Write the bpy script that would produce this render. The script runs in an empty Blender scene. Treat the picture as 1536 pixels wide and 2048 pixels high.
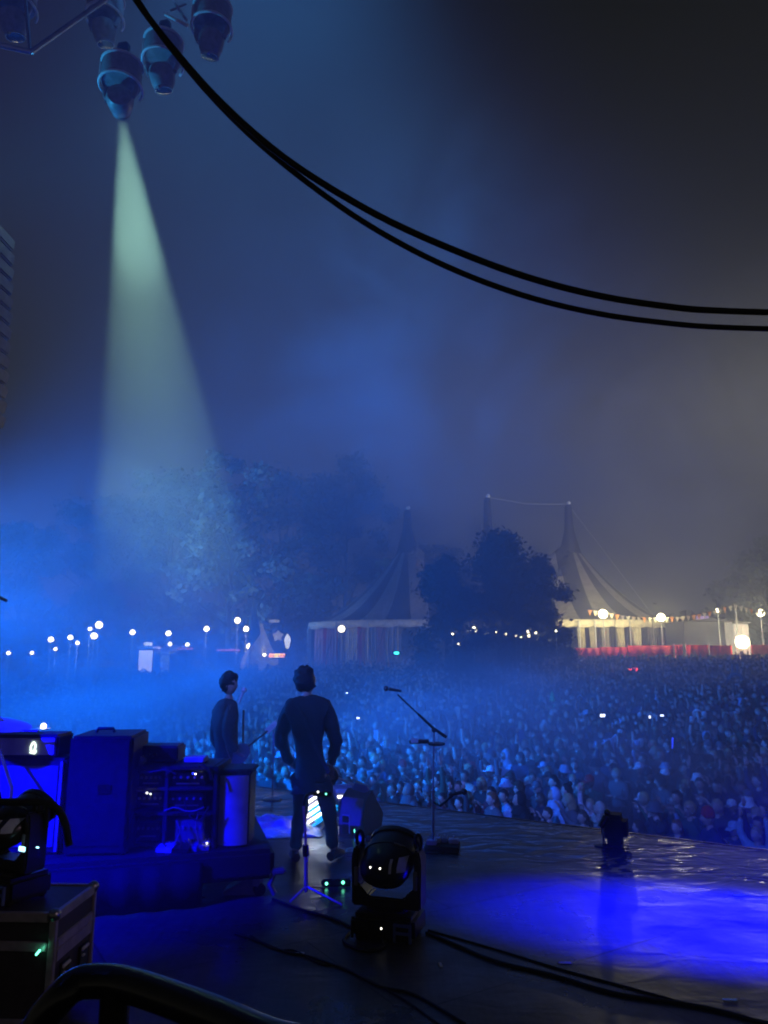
import bpy, bmesh, math, random
import numpy as np
from mathutils import Vector, Matrix, Euler, noise as mnoise
R = math.radians
C = bpy.context.scene.collection
scene = bpy.context.scene
random.seed(7)

# ------------------------------------------------------------------ camera, sky, exposure
PITCH = R(10.8); CAM = Vector((0, 0, 1.9)); F = 2048 * 26 / 36
cam_data = bpy.data.cameras.new('camera'); cam = bpy.data.objects.new('camera', cam_data); C.objects.link(cam)
cam_data.sensor_fit = 'VERTICAL'; cam_data.sensor_height = 36; cam_data.lens = 26
cam_data.clip_start = 0.02; cam_data.clip_end = 600
cam.location = CAM; cam.rotation_euler = (R(90) + PITCH, 0, 0)
scene.camera = cam

world = bpy.data.worlds.new('World'); scene.world = world; world.use_nodes = True
wn = world.node_tree; wn.nodes.clear()
wo = wn.nodes.new('ShaderNodeOutputWorld'); wb = wn.nodes.new('ShaderNodeBackground')
wt = wn.nodes.new('ShaderNodeTexCoord'); ws = wn.nodes.new('ShaderNodeSeparateXYZ'); wr = wn.nodes.new('ShaderNodeValToRGB')
wn.links.new(wt.outputs['Generated'], ws.inputs[0]); wn.links.new(ws.outputs['Z'], wr.inputs[0])
wr.color_ramp.elements[0].position = 0.0; wr.color_ramp.elements[0].color = (0.056, 0.052, 0.044, 1)
wr.color_ramp.elements[1].position = 0.75; wr.color_ramp.elements[1].color = (0.0030, 0.0042, 0.0075, 1)
e = wr.color_ramp.elements.new(0.28); e.color = (0.024, 0.0235, 0.022, 1)
wn.links.new(wr.outputs[0], wb.inputs[0]); wb.inputs[1].default_value = 0.85
wn.links.new(wb.outputs[0], wo.inputs[0])

scene.view_settings.view_transform = 'Standard'; scene.view_settings.look = 'None'
scene.view_settings.exposure = 0; scene.view_settings.gamma = 1
cy = scene.cycles
cy.filter_width = 1.9; cy.use_denoising = True; cy.max_bounces = 4; cy.diffuse_bounces = 2; cy.glossy_bounces = 2; cy.volume_bounces = 0
cy.transmission_bounces = 2; cy.transparent_max_bounces = 8
cy.sample_clamp_indirect = 8; cy.sample_clamp_direct = 8.0
cy.use_light_tree = True; cy.caustics_reflective = False; cy.caustics_refractive = False
cy.volume_step_rate = 2.0; cy.volume_max_steps = 128
cy.use_adaptive_sampling = False

# ------------------------------------------------------------------ pixel helpers (photo pixels, 1536 x 2048)
cp, sp = math.cos(PITCH), math.sin(PITCH)
def ray(px, py):
    xc = (px - 768) / F; yc = (1024 - py) / F
    return Vector((xc, cp - yc * sp, sp + yc * cp))
def P(px, py, Y):                       # the point of that pixel's line of sight at depth Y
    d = ray(px, py); return CAM + d * (Y / d.y)
def G(px, py, z=0.0):                   # the point where it meets the level z
    d = ray(px, py); return CAM + d * ((z - CAM.z) / d.z)

def aim(loc, target):
    return (Vector(target) - Vector(loc)).to_track_quat('-Z', 'Y').to_euler()
def spot(name, loc, target, energy, color, angle, blend=0.5, radius=0.08, parent=None):
    d = bpy.data.lights.new(name, 'SPOT'); d.energy = energy; d.color = color; d.spot_size = R(angle); d.spot_blend = blend
    d.shadow_soft_size = radius
    o = bpy.data.objects.new(name, d); C.objects.link(o); o.location = loc; o.rotation_euler = aim(loc, target)
    return o
BLUE = (0.0, 0.0, 1.0); SEA = (0.03, 0.20, 1.0); WASH = (0.10, 0.22, 1.0); CYAN = (0.05, 0.5, 1.0)
BEAM_AT = P(243, 226, 8.0)
BEAM_TO = P(345, 1120, 45.0)
spot('beam_lamp', BEAM_AT, BEAM_TO, 70000, (0.52, 1.0, 0.72), 15.5, 0.45, 0.05)
spot('side_wash_lamp', (-9.5, 12.0, 2.6), (5.0, 34.0, 4.5), 50000, (0.0, 0.15, 1.0), 112, 1.0, 0.3)
spot('front_wash_lamp', (-1.5, 6.0, 13.0), (-5.0, 40.0, 6.0), 19000, (0.06, 0.30, 0.78), 84, 1.0, 0.3)
spot('crowd_wash_lamp', (-5.0, -2.5, 8.5), (8.0, 27.0, -1.0), 21000, (0.05, 0.13, 1.0), 40, 0.8, 0.15)
spot('floor_wash_lamp', (7.5, 4.2, 3.5), (2.6, 5.70, 0.0), 120000, BLUE, 20, 1.0, 0.08)
spot('backline_wash_lamp', (-5.6, 2.6, 4.2), (-3.0, 6.0, 0.5), 12000, BLUE, 36, 1.0, 0.1)
spot('stage_side_lamp', (-6.6, 10.2, 3.0), (0.2, 7.8, 1.0), 3000, (0.0, 0.13, 1.0), 56, 1.0, 0.1)
spot('rig_edge_lamp', (-10.5, 8.8, 5.2), (-2.2, 8.0, 9.0), 3200, (0.03, 0.42, 0.95), 20, 1.0, 0.1)
spot('array_wash_lamp', (-5.3, 7.6, 4.4), (-5.9, 9.0, 5.7), 14, (0.0, 0.10, 1.0), 60, 1.0, 0.1)
spot('field_flood_lamp', (66.0, 64.0, 10.0), (34.0, 66.0, 38.0), 170000, (1.0, 0.92, 0.72), 80, 1.0, 0.3)
spot('tree_wash_lamp', (-44.0, 46.0, 9.0), (-14.0, 86.0, 9.0), 170000, (0.07, 0.30, 1.0), 64, 1.0, 0.2)
spot('tent_flood_lamp', P(1500, 1280, 56.0), (17.0, 63.0, 2.6), 11000, (1.0, 0.88, 0.55), 46, 1.0, 0.2)
spot('wing_work_lamp', (3.4, 1.6, 3.2), (-1.6, 4.2, 0.45), 70, (0.9, 0.62, 0.85), 22, 1.0, 0.1)

# ------------------------------------------------------------------ materials
def mat(name, col, rough=0.6, metal=0.0, vary=0.25, scale=6.0, emit=None, strength=0.0, spec=0.5, bump=0.0, sheen=0.0):
    m = bpy.data.materials.new(name); m.use_nodes = True; nt = m.node_tree
    b = nt.nodes['Principled BSDF']
    b.inputs['Base Color'].default_value = (*col, 1); b.inputs['Roughness'].default_value = rough
    b.inputs['Metallic'].default_value = metal; b.inputs['Specular IOR Level'].default_value = spec
    if sheen: b.inputs['Sheen Weight'].default_value = sheen
    if vary:
        tc = nt.nodes.new('ShaderNodeTexCoord'); nz = nt.nodes.new('ShaderNodeTexNoise')
        nz.inputs['Scale'].default_value = scale; nz.inputs['Detail'].default_value = 6
        nt.links.new(tc.outputs['Object'], nz.inputs['Vector'])
        rp = nt.nodes.new('ShaderNodeValToRGB')
        lo = 1 - vary; hi = 1 + vary
        rp.color_ramp.elements[0].position = 0.3; rp.color_ramp.elements[1].position = 0.7
        rp.color_ramp.elements[0].color = (*[min(1, c * lo) for c in col], 1)
        rp.color_ramp.elements[1].color = (*[min(1, c * hi) for c in col], 1)
        nt.links.new(nz.outputs['Fac'], rp.inputs[0]); nt.links.new(rp.outputs[0], b.inputs['Base Color'])
        mr = nt.nodes.new('ShaderNodeMapRange'); mr.inputs['To Min'].default_value = max(0.02, rough - 0.12); mr.inputs['To Max'].default_value = min(1, rough + 0.12)
        nt.links.new(nz.outputs['Fac'], mr.inputs['Value']); nt.links.new(mr.outputs[0], b.inputs['Roughness'])
        if bump:
            bp = nt.nodes.new('ShaderNodeBump'); bp.inputs['Strength'].default_value = bump; bp.inputs['Distance'].default_value = 0.02
            nt.links.new(nz.outputs['Fac'], bp.inputs['Height']); nt.links.new(bp.outputs[0], b.inputs['Normal'])
    if emit:
        b.inputs['Emission Color'].default_value = (*emit, 1); b.inputs['Emission Strength'].default_value = strength
    return m
M = dict(
    black=mat('black_paint', (0.012, 0.012, 0.013), 0.22, scale=30, spec=0.7), matt=mat('matt_black', (0.010, 0.010, 0.011), 0.8),
    plastic=mat('black_plastic', (0.014, 0.014, 0.015), 0.32, scale=14), rubber=mat('rubber', (0.008, 0.008, 0.009), 0.6),
    chrome=mat('chrome', (0.75, 0.75, 0.78), 0.18, 1.0, 0.1), steel=mat('dull_steel', (0.35, 0.35, 0.37), 0.35, 1.0, 0.2),
    alu=mat('aluminium', (0.42, 0.36, 0.40), 0.38, 0.6, 0.2, 20), tolex=mat('black_tolex', (0.03, 0.03, 0.033), 0.6, scale=60, bump=0.3),
    grille=mat('grille_cloth', (0.16, 0.16, 0.17), 0.85, scale=90, bump=0.3), panel=mat('grey_panel', (0.25, 0.25, 0.27), 0.5),
    bright=mat('pale_panel', (0.6, 0.6, 0.62), 0.5), laminate=mat('case_laminate', (0.030, 0.022, 0.030), 0.5, scale=30),
    white=mat('white_paint', (0.78, 0.78, 0.76), 0.5, vary=0.1), paper=mat('white_paper', (0.75, 0.75, 0.73), 0.8, vary=0.08),
    glass=mat('lens_glass', (0.02, 0.02, 0.03), 0.06, vary=0), denim=mat('dark_denim', (0.016, 0.017, 0.024), 0.85, scale=40, bump=0.3),
    coat=mat('dark_jacket', (0.014, 0.014, 0.018), 0.8, scale=25, bump=0.35), shirt=mat('pale_shirt', (0.35, 0.35, 0.36), 0.85, scale=25, bump=0.3),
    stand_violet_lit=mat('violet_lit_stand', (0.62, 0.40, 0.70), 0.35, 0.3, 0.1), lamp_body=mat('lamp_body', (0.20, 0.20, 0.21), 0.45, scale=14), black_ply=mat('black_ply', (0.014, 0.014, 0.016), 0.55, scale=20, bump=0.2), grey_shirt=mat('grey_shirt', (0.05, 0.05, 0.055), 0.85, scale=25, bump=0.3),  # stand colour: silver with violet stage light painted in
    hair=mat('dark_hair', (0.012, 0.010, 0.009), 0.7, scale=50, bump=0.6), skin=mat('skin', (0.42, 0.27, 0.20), 0.55, scale=10, vary=0.12),
    shoe=mat('dark_shoe', (0.012, 0.012, 0.012), 0.5), wood=mat('guitar_wood', (0.10, 0.05, 0.03), 0.3), sheet=mat('plastic_sheet', (0.55, 0.58, 0.6), 0.25, scale=8, bump=0.4),
    blue_case=mat('blue_case', (0.10, 0.14, 0.35), 0.4), grass=mat('dark_grass', (0.03, 0.04, 0.018), 0.95, vary=0.5, scale=1.5, bump=0.5),
    red=mat('red_cloth', (0.72, 0.04, 0.05), 0.8, scale=3), tan=mat('tan_canvas', (0.32, 0.29, 0.23), 0.85, scale=2), dark_canvas=mat('dark_canvas', (0.022, 0.02, 0.026), 0.85, scale=2),
    cream=mat('cream_canvas', (0.66, 0.60, 0.40), 0.85, scale=3), drape_dark=mat('dark_drape', (0.03, 0.03, 0.032), 0.85, scale=3), grey_canvas=mat('grey_canvas', (0.05, 0.05, 0.055), 0.85, scale=3), orange=mat('orange_cloth', (0.7, 0.28, 0.06), 0.8, scale=3),
    pink=mat('pink_cloth', (0.5, 0.25, 0.22), 0.8, scale=3), pole=mat('galvanised_pole', (0.4, 0.4, 0.38), 0.5, 0.3),
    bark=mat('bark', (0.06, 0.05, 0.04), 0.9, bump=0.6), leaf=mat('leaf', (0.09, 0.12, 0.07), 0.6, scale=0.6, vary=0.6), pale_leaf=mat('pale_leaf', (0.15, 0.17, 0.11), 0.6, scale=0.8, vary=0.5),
    dark_leaf=mat('dark_leaf', (0.018, 0.022, 0.014), 0.7, scale=0.8, vary=0.5), lime=mat('green_lit_leaf', (0.30, 0.42, 0.08), 0.6, scale=1.2, vary=0.3),  # lime: green light on the small tree painted into its leaves
    warm=mat('warm_lamp', (1, 0.9, 0.7), 0.5, vary=0, emit=(1.0, 0.88, 0.55), strength=26), cool=mat('cool_lamp', (1, 1, 1), 0.5, vary=0, emit=(1.0, 0.88, 0.48), strength=200),
    cool_hot=mat('bright_lamp', (1, 1, 1), 0.5, vary=0, emit=(1.0, 0.88, 0.48), strength=420),
    beam=mat('beam_lens', (1, 1, 1), 0.4, vary=0, emit=(0.75, 1.0, 0.9), strength=25), flood=mat('flood_lamp', (1, 1, 1), 0.4, vary=0, emit=(1.0, 0.95, 0.55), strength=260),
    green_led=mat('green_led', (0.1, 0.8, 0.5), 0.4, vary=0, emit=(0.15, 1.0, 0.55), strength=4), white_led=mat('white_led', (0.9, 0.9, 0.8), 0.4, vary=0, emit=(1.0, 0.97, 0.8), strength=5),
    screen=mat('lit_display', (0.5, 0.8, 0.9), 0.3, vary=0, emit=(0.45, 0.95, 1.0), strength=2.2), emblem=mat('lit_emblem', (0.9, 1, 0.9), 0.4, vary=0, emit=(0.8, 1.0, 0.85), strength=2.0),
    amber=mat('amber_sign', (1, 0.5, 0.1), 0.5, vary=0, emit=(1.0, 0.38, 0.08), strength=5), amber_hot=mat('amber_sign_bright', (1, 0.7, 0.1), 0.5, vary=0, emit=(1.0, 0.75, 0.12), strength=5),
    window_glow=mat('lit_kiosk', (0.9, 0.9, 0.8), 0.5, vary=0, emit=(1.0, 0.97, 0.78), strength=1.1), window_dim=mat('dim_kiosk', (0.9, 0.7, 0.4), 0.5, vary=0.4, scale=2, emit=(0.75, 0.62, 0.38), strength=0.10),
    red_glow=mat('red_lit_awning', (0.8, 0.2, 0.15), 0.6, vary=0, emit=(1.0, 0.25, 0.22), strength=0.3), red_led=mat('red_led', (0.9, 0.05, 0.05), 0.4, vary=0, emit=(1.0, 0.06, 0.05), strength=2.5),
    teal_led=mat('teal_led', (0.1, 0.8, 0.7), 0.4, vary=0, emit=(0.1, 0.95, 0.75), strength=2.5), violet=mat('violet_sign', (0.3, 0.2, 0.5), 0.5, vary=0, emit=(0.4, 0.3, 0.65), strength=0.35),
    phone=mat('phone_screen', (0.8, 0.85, 1), 0.4, vary=0, emit=(0.75, 0.85, 1.0), strength=3.5), blue_led=mat('blue_led', (0.1, 0.15, 1.0), 0.4, vary=0, emit=(0.03, 0.06, 1.0), strength=1.2),
    white_strip=mat('white_strip_lamp', (1, 1, 1), 0.4, vary=0, emit=(1.0, 1.0, 0.92), strength=4), cyan_strip=mat('cyan_strip_lamp', (0.3, 1, 1), 0.4, vary=0, emit=(0.0, 0.45, 0.75), strength=0.8),
)
for k in ('green_led', 'white_led', 'screen', 'emblem', 'amber', 'amber_hot', 'window_glow', 'window_dim', 'red_glow', 'red_led', 'teal_led', 'violet', 'phone', 'blue_led'):
    try: M[k].cycles.emission_sampling = 'NONE'
    except Exception: pass

# ------------------------------------------------------------------ mesh helpers
def frame(d):
    d = d.normalized(); u = Vector((0, 0, 1)) if abs(d.z) < 0.95 else Vector((1, 0, 0))
    a = d.cross(u).normalized(); return a, a.cross(d).normalized()
class MB:
    def __init__(s): s.v = []; s.f = []; s.m = []
    def add(s, v, f, mi=0):
        n = len(s.v); s.v += [Vector(p) for p in v]; s.f += [tuple(i + n for i in q) for q in f]; s.m += [mi] * len(f); return s
    def box(s, c, size, rz=0.0, rx=0.0, ry=0.0, mi=0, bev=0.0):
        bm = bmesh.new(); bmesh.ops.create_cube(bm, size=1)
        bmesh.ops.scale(bm, vec=size, verts=bm.verts)
        if bev: bmesh.ops.bevel(bm, geom=list(bm.edges), offset=bev, segments=2, affect='EDGES')
        mt = Matrix.Translation(Vector(c)) @ Euler((rx, ry, rz)).to_matrix().to_4x4()
        bm.transform(mt); bm.verts.index_update()
        s.add([v.co.copy() for v in bm.verts], [[v.index for v in q.verts] for q in bm.faces], mi); bm.free(); return s
    def tube(s, pts, r, n=8, mi=0, closed=False, flat=1.0):
        pts = [Vector(p) for p in pts]; k = len(pts); rs = r if isinstance(r, (list, tuple)) else [r] * k
        v = []; f = []
        a = None
        for i, p in enumerate(pts):
            if closed: d = pts[(i + 1) % k] - pts[i - 1]
            else: d = pts[min(i + 1, k - 1)] - pts[max(i - 1, 0)]
            d = d.normalized()
            if a is None: a, b = frame(d)
            else:
                a = (a - d * a.dot(d)).normalized(); b = a.cross(d).normalized()
            for j in range(n):
                t = 2 * math.pi * j / n; v.append(p + a * (rs[i] * math.cos(t)) + b * (rs[i] * flat * math.sin(t)))
        for i in range(k if closed else k - 1):
            o = i * n; q = ((i + 1) % k) * n
            for j in range(n): f.append((o + j, o + (j + 1) % n, q + (j + 1) % n, q + j))
        if not closed: f.append(tuple(range(n - 1, -1, -1))); f.append(tuple(range((k - 1) * n, k * n)))
        return s.add(v, f, mi)
    def ball(s, c, r, seg=12, rings=8, rot=None, mi=0, fn=None):
        r = r if isinstance(r, (list, tuple)) else (r, r, r); v = []; f = []
        for i in range(1, rings):
            th = math.pi * i / rings
            for j in range(seg):
                ph = 2 * math.pi * j / seg; v.append(Vector((math.sin(th) * math.cos(ph), math.sin(th) * math.sin(ph), math.cos(th))))
        v += [Vector((0, 0, 1)), Vector((0, 0, -1))]; t, b = len(v) - 2, len(v) - 1
        for i in range(rings - 2):
            for j in range(seg): f.append((i * seg + j, (i + 1) * seg + j, (i + 1) * seg + (j + 1) % seg, i * seg + (j + 1) % seg))
        for j in range(seg):
            f.append((t, j, (j + 1) % seg)); o = (rings - 2) * seg; f.append((b, o + (j + 1) % seg, o + j))
        out = []
        for p in v:
            q = Vector((p.x * r[0], p.y * r[1], p.z * r[2]))
            if fn: q = fn(q, p)
            if rot is not None: q = rot @ q
            out.append(q + Vector(c))
        return s.add(out, f, mi)
    def lathe(s, prof, n=20, c=(0, 0, 0), rot=None, mi=0, cap=True):
        v = []; f = []; k = len(prof)
        for r, z in prof:
            for j in range(n):
                t = 2 * math.pi * j / n; v.append(Vector((r * math.cos(t), r * math.sin(t), z)))
        for i in range(k - 1):
            for j in range(n): f.append((i * n + j, i * n + (j + 1) % n, (i + 1) * n + (j + 1) % n, (i + 1) * n + j))
        if cap: f.append(tuple(range(n - 1, -1, -1))); f.append(tuple(range((k - 1) * n, k * n)))
        v = [(rot @ p if rot is not None else p) + Vector(c) for p in v]
        return s.add(v, f, mi)
    def prism(s, poly, d, org=(0, 0, 0), ax=(1, 0, 0), up=(0, 0, 1), mi=0):
        ax = Vector(ax); up = Vector(up); nn = ax.cross(up).normalized(); o = Vector(org); k = len(poly)
        v = [o + ax * x + up * y - nn * d / 2 for x, y in poly] + [o + ax * x + up * y + nn * d / 2 for x, y in poly]
        f = [tuple(range(k)), tuple(range(2 * k - 1, k - 1, -1))] + [(i, i + k, (i + 1) % k + k, (i + 1) % k) for i in range(k)]
        return s.add(v, f, mi)
    def merge(s, mesh, mt=None, mi=0):
        mt = mt or Matrix()
        return s.add([mt @ v.co for v in mesh.vertices], [tuple(p.vertices) for p in mesh.polygons], mi)
    def xform(s, mt):
        s.v = [mt @ p for p in s.v]; return s
    def mesh(s, name, mats, smooth=True, ang=40):
        me = bpy.data.meshes.new(name); me.from_pydata([tuple(p) for p in s.v], [], s.f)
        mats = mats if isinstance(mats, (list, tuple)) else [mats]
        for m in mats: me.materials.append(m)
        if len(mats) > 1: me.polygons.foreach_set('material_index', s.m)
        bm = bmesh.new(); bm.from_mesh(me); bmesh.ops.recalc_face_normals(bm, faces=bm.faces); bm.to_mesh(me); bm.free()
        if smooth:
            me.shade_smooth(); me.set_sharp_from_angle(angle=R(ang))
        me.update(); return me
    def build(s, name, mats, parent=None, loc=None, rz=0.0, smooth=True, ang=40):
        o = bpy.data.objects.new(name, s.mesh(name, mats, smooth, ang)); C.objects.link(o)
        if parent is not None: o.parent = parent
        if loc is not None: o.location = loc
        o.rotation_euler.z = rz; return o
def tag(o, label=None, cat=None, group=None, kind=None):
    if label: o['label'] = label
    if cat: o['category'] = cat
    if group: o['group'] = group
    if kind: o['kind'] = kind
    return o
def thing(name, label, cat, loc=(0, 0, 0), rz=0.0, group=None):
    o = bpy.data.objects.new(name, None); C.objects.link(o); o.location = loc; o.rotation_euler.z = rz
    o.empty_display_size = 0.1
    return tag(o, label, cat, group)
def copy_tree(o, parent=None):
    c = o.copy(); C.objects.link(c)
    if parent is not None: c.parent = parent
    for ch in [k for k in bpy.data.objects if k.parent == o]: copy_tree(ch, c)
    return c
def arc(c, r, a0, a1, n, ax=(1, 0, 0), up=(0, 0, 1)):
    c = Vector(c); ax = Vector(ax); up = Vector(up)
    return [c + ax * (r * math.cos(a0 + (a1 - a0) * i / n)) + up * (r * math.sin(a0 + (a1 - a0) * i / n)) for i in range(n + 1)]
def smooth_path(pts, n=8):
    pts = [Vector(p) for p in pts]; out = []
    for i in range(len(pts) - 1):
        p0 = pts[max(i - 1, 0)]; p1 = pts[i]; p2 = pts[i + 1]; p3 = pts[min(i + 2, len(pts) - 1)]
        for k in range(n):
            t = k / n; out.append(0.5 * ((2 * p1) + (p2 - p0) * t + (2 * p0 - 5 * p1 + 4 * p2 - p3) * t * t + (3 * p1 - p0 - 3 * p2 + p3) * t ** 3))
    return out + [pts[-1]]
# ------------------------------------------------------------------ ground, stage
E1 = Vector((1.26, 9.3, 0)); E2 = Vector((3.76, 7.73, 0)); ED = (E2 - E1).normalized(); EN = Vector((-ED.y, ED.x, 0))
def ground_z(x, y):
    d = (Vector((x, y, 0)) - E1).dot(EN)
    t = min(1, max(0, (d - 4) / 44)); return -2.45 + 2.38 * t * t * (3 - 2 * t) ** 1.0
def build_ground():
    xs = list(np.linspace(-70, 70, 57)); ys = list(np.linspace(-6, 108, 58)); mb = MB()
    v = [(x, y, ground_z(x, y) - 0.02) for y in ys for x in xs]; n = len(xs)
    f = [(j * n + i, j * n + i + 1, (j + 1) * n + i + 1, (j + 1) * n + i) for j in range(len(ys) - 1) for i in range(n - 1)]
    mb.add(v, f); tag(mb.build('ground', M['grass']), 'trampled dark grass field under the crowd', 'ground', kind='structure')
build_ground()

def floor_material():
    m = bpy.data.materials.new('stage_floor'); m.use_nodes = True; nt = m.node_tree; b = nt.nodes['Principled BSDF']; L = nt.links
    tc = nt.nodes.new('ShaderNodeTexCoord')
    mp = nt.nodes.new('ShaderNodeMapping'); mp.inputs['Rotation'].default_value = (0, 0, math.atan2(ED.y, ED.x)); L.new(tc.outputs['Object'], mp.inputs[0])
    br = nt.nodes.new('ShaderNodeTexBrick'); br.inputs['Scale'].default_value = 1.0; br.inputs['Brick Width'].default_value = 2.44; br.inputs['Row Height'].default_value = 1.22
    br.inputs['Mortar Size'].default_value = 0.006; br.inputs['Color1'].default_value = (0.050, 0.050, 0.052, 1); br.inputs['Color2'].default_value = (0.040, 0.040, 0.042, 1); br.inputs['Mortar'].default_value = (0.006, 0.006, 0.006, 1)
    L.new(mp.outputs[0], br.inputs[0])
    nz = nt.nodes.new('ShaderNodeTexNoise'); nz.inputs['Scale'].default_value = 1.3; nz.inputs['Detail'].default_value = 8; L.new(tc.outputs['Object'], nz.inputs[0])
    n2 = nt.nodes.new('ShaderNodeTexNoise'); n2.inputs['Scale'].default_value = 22; n2.inputs['Detail'].default_value = 5; L.new(tc.outputs['Object'], n2.inputs[0])
    st = nt.nodes.new('ShaderNodeMapping'); st.inputs['Scale'].default_value = (40, 2.5, 1); st.inputs['Rotation'].default_value = (0, 0, 0.5); L.new(tc.outputs['Object'], st.inputs[0])
    n3 = nt.nodes.new('ShaderNodeTexNoise'); n3.inputs['Scale'].default_value = 1.0; n3.inputs['Detail'].default_value = 4; L.new(st.outputs[0], n3.inputs[0])
    mx = nt.nodes.new('ShaderNodeMix'); mx.data_type = 'RGBA'; mx.blend_type = 'MULTIPLY'; mx.inputs[0].default_value = 0.75
    rp = nt.nodes.new('ShaderNodeValToRGB'); rp.color_ramp.elements[0].position = 0.3; rp.color_ramp.elements[0].color = (0.45, 0.45, 0.45, 1); rp.color_ramp.elements[1].position = 0.72; rp.color_ramp.elements[1].color = (1.5, 1.5, 1.5, 1)
    ad = nt.nodes.new('ShaderNodeMath'); ad.operation = 'MULTIPLY_ADD'; ad.inputs[1].default_value = 0.5
    hf = nt.nodes.new('ShaderNodeMath'); hf.operation = 'MULTIPLY'; hf.inputs[1].default_value = 0.5
    L.new(n3.outputs['Fac'], hf.inputs[0]); L.new(n2.outputs['Fac'], ad.inputs[0]); L.new(hf.outputs[0], ad.inputs[2]); L.new(ad.outputs[0], rp.inputs[0])
    L.new(br.outputs['Color'], mx.inputs[6]); L.new(rp.outputs[0], mx.inputs[7]); L.new(mx.outputs[2], b.inputs['Base Color'])
    mr = nt.nodes.new('ShaderNodeMapRange'); mr.inputs['From Min'].default_value = 0.38; mr.inputs['From Max'].default_value = 0.62; mr.inputs['To Min'].default_value = 0.24; mr.inputs['To Max'].default_value = 0.55
    L.new(nz.outputs['Fac'], mr.inputs['Value'])
    # wet with rain near the front edge: distance from the edge line
    dt = nt.nodes.new('ShaderNodeVectorMath'); dt.operation = 'DOT_PRODUCT'; dt.inputs[1].default_value = (EN.x, EN.y, 0); L.new(tc.outputs['Object'], dt.inputs[0])
    wz = nt.nodes.new('ShaderNodeMath'); wz.operation = 'MULTIPLY_ADD'; wz.inputs[1].default_value = 1.6; L.new(nz.outputs['Fac'], wz.inputs[0]); L.new(dt.outputs['Value'], wz.inputs[2])
    wm = nt.nodes.new('ShaderNodeMapRange'); e0 = E1.dot(EN); wm.inputs['From Min'].default_value = e0 - 1.25; wm.inputs['From Max'].default_value = e0 - .55; wm.inputs['To Min'].default_value = 1.0; wm.inputs['To Max'].default_value = 0.20; L.new(wz.outputs[0], wm.inputs['Value'])
    wr_ = nt.nodes.new('ShaderNodeMath'); wr_.operation = 'MULTIPLY'; L.new(mr.outputs[0], wr_.inputs[0]); L.new(wm.outputs[0], wr_.inputs[1]); L.new(wr_.outputs[0], b.inputs['Roughness'])
    bp = nt.nodes.new('ShaderNodeBump'); bp.inputs['Strength'].default_value = 0.12; bp.inputs['Distance'].default_value = 0.01
    L.new(n2.outputs['Fac'], bp.inputs['Height']); wb_ = nt.nodes.new('ShaderNodeMath'); wb_.operation = 'MULTIPLY'; wb_.inputs[1].default_value = .14; L.new(wm.outputs[0], wb_.inputs[0]); L.new(wb_.outputs[0], bp.inputs['Strength'])
    wv = nt.nodes.new('ShaderNodeMapping'); wv.inputs['Rotation'].default_value = (0, 0, math.atan2(ED.y, ED.x)); wv.inputs['Scale'].default_value = (1.3, 2.6, 1); L.new(tc.outputs['Object'], wv.inputs[0])
    w2 = nt.nodes.new('ShaderNodeTexNoise'); w2.inputs['Scale'].default_value = 1.6; w2.inputs['Detail'].default_value = 2; w2.inputs['Distortion'].default_value = .8; L.new(wv.outputs[0], w2.inputs[0])
    iv = nt.nodes.new('ShaderNodeMath'); iv.operation = 'SUBTRACT'; iv.inputs[0].default_value = 1.25; L.new(wm.outputs[0], iv.inputs[1])
    b2 = nt.nodes.new('ShaderNodeBump'); b2.inputs['Distance'].default_value = 0.034; L.new(w2.outputs['Fac'], b2.inputs['Height']); L.new(iv.outputs[0], b2.inputs['Strength']); L.new(bp.outputs[0], b2.inputs['Normal']); L.new(b2.outputs[0], b.inputs['Normal'])
    return m
M['floor'] = floor_material()
def edge_pt(s, out=0.0, z=0.0):
    p = E1 + ED * s + EN * out; return Vector((p.x, p.y, z))
deck = MB(); a, b = edge_pt(-14), edge_pt(9)
poly = [(a.x, a.y), (b.x, b.y), (b.x - EN.x * 16, b.y - EN.y * 16), (a.x - EN.x * 16, a.y - EN.y * 16)]
deck.add([(x, y, 0) for x, y in poly] + [(x, y, -0.22) for x, y in poly], [(0, 1, 2, 3), (7, 6, 5, 4)] + [(i, i + 4, (i + 1) % 4 + 4, (i + 1) % 4) for i in range(4)])
tag(deck.build('stage_floor', M['floor'], smooth=False), 'black glossy plywood stage floor', 'floor', kind='structure')
sk = MB(); sk.box(((a.x + b.x) / 2 + EN.x * .0, (a.y + b.y) / 2 - .12, -1.38), (23, 0.04, 2.3), rz=math.atan2(ED.y, ED.x)); tag(sk.build('stage_skirt', M['matt']), 'black cloth skirt under the stage edge', 'skirt', kind='structure')
tr = MB()
for s in np.arange(-13.9, 8.8, 2.44): tr.box(edge_pt(s + 1.21, 0.022, -0.02), (2.41, 0.04, 0.05), rz=math.atan2(ED.y, ED.x), bev=0.008)
tag(tr.build('stage_edge', M['black']), 'dark trim along the front edge of the stage', 'stage edge', kind='structure')

# crowd barrier in front of the stage
barrier = thing('crowd_barrier', 'dark steel crowd barrier between stage edge and front row', 'barrier', edge_pt(0, 2.6, -2.45), rz=math.atan2(ED.y, ED.x))
pb = MB()
for s in np.arange(-9, 8, 1.1): pb.box((s + .55, 0, 0.55), (1.08, 0.03, 1.0), bev=0.01)
pb.build('panel', M['black'], barrier)
rb = MB(); rb.tube([(-9, 0, 1.12), (8, 0, 1.12)], 0.03); rb.build('top_rail', M['matt'], barrier)

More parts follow.
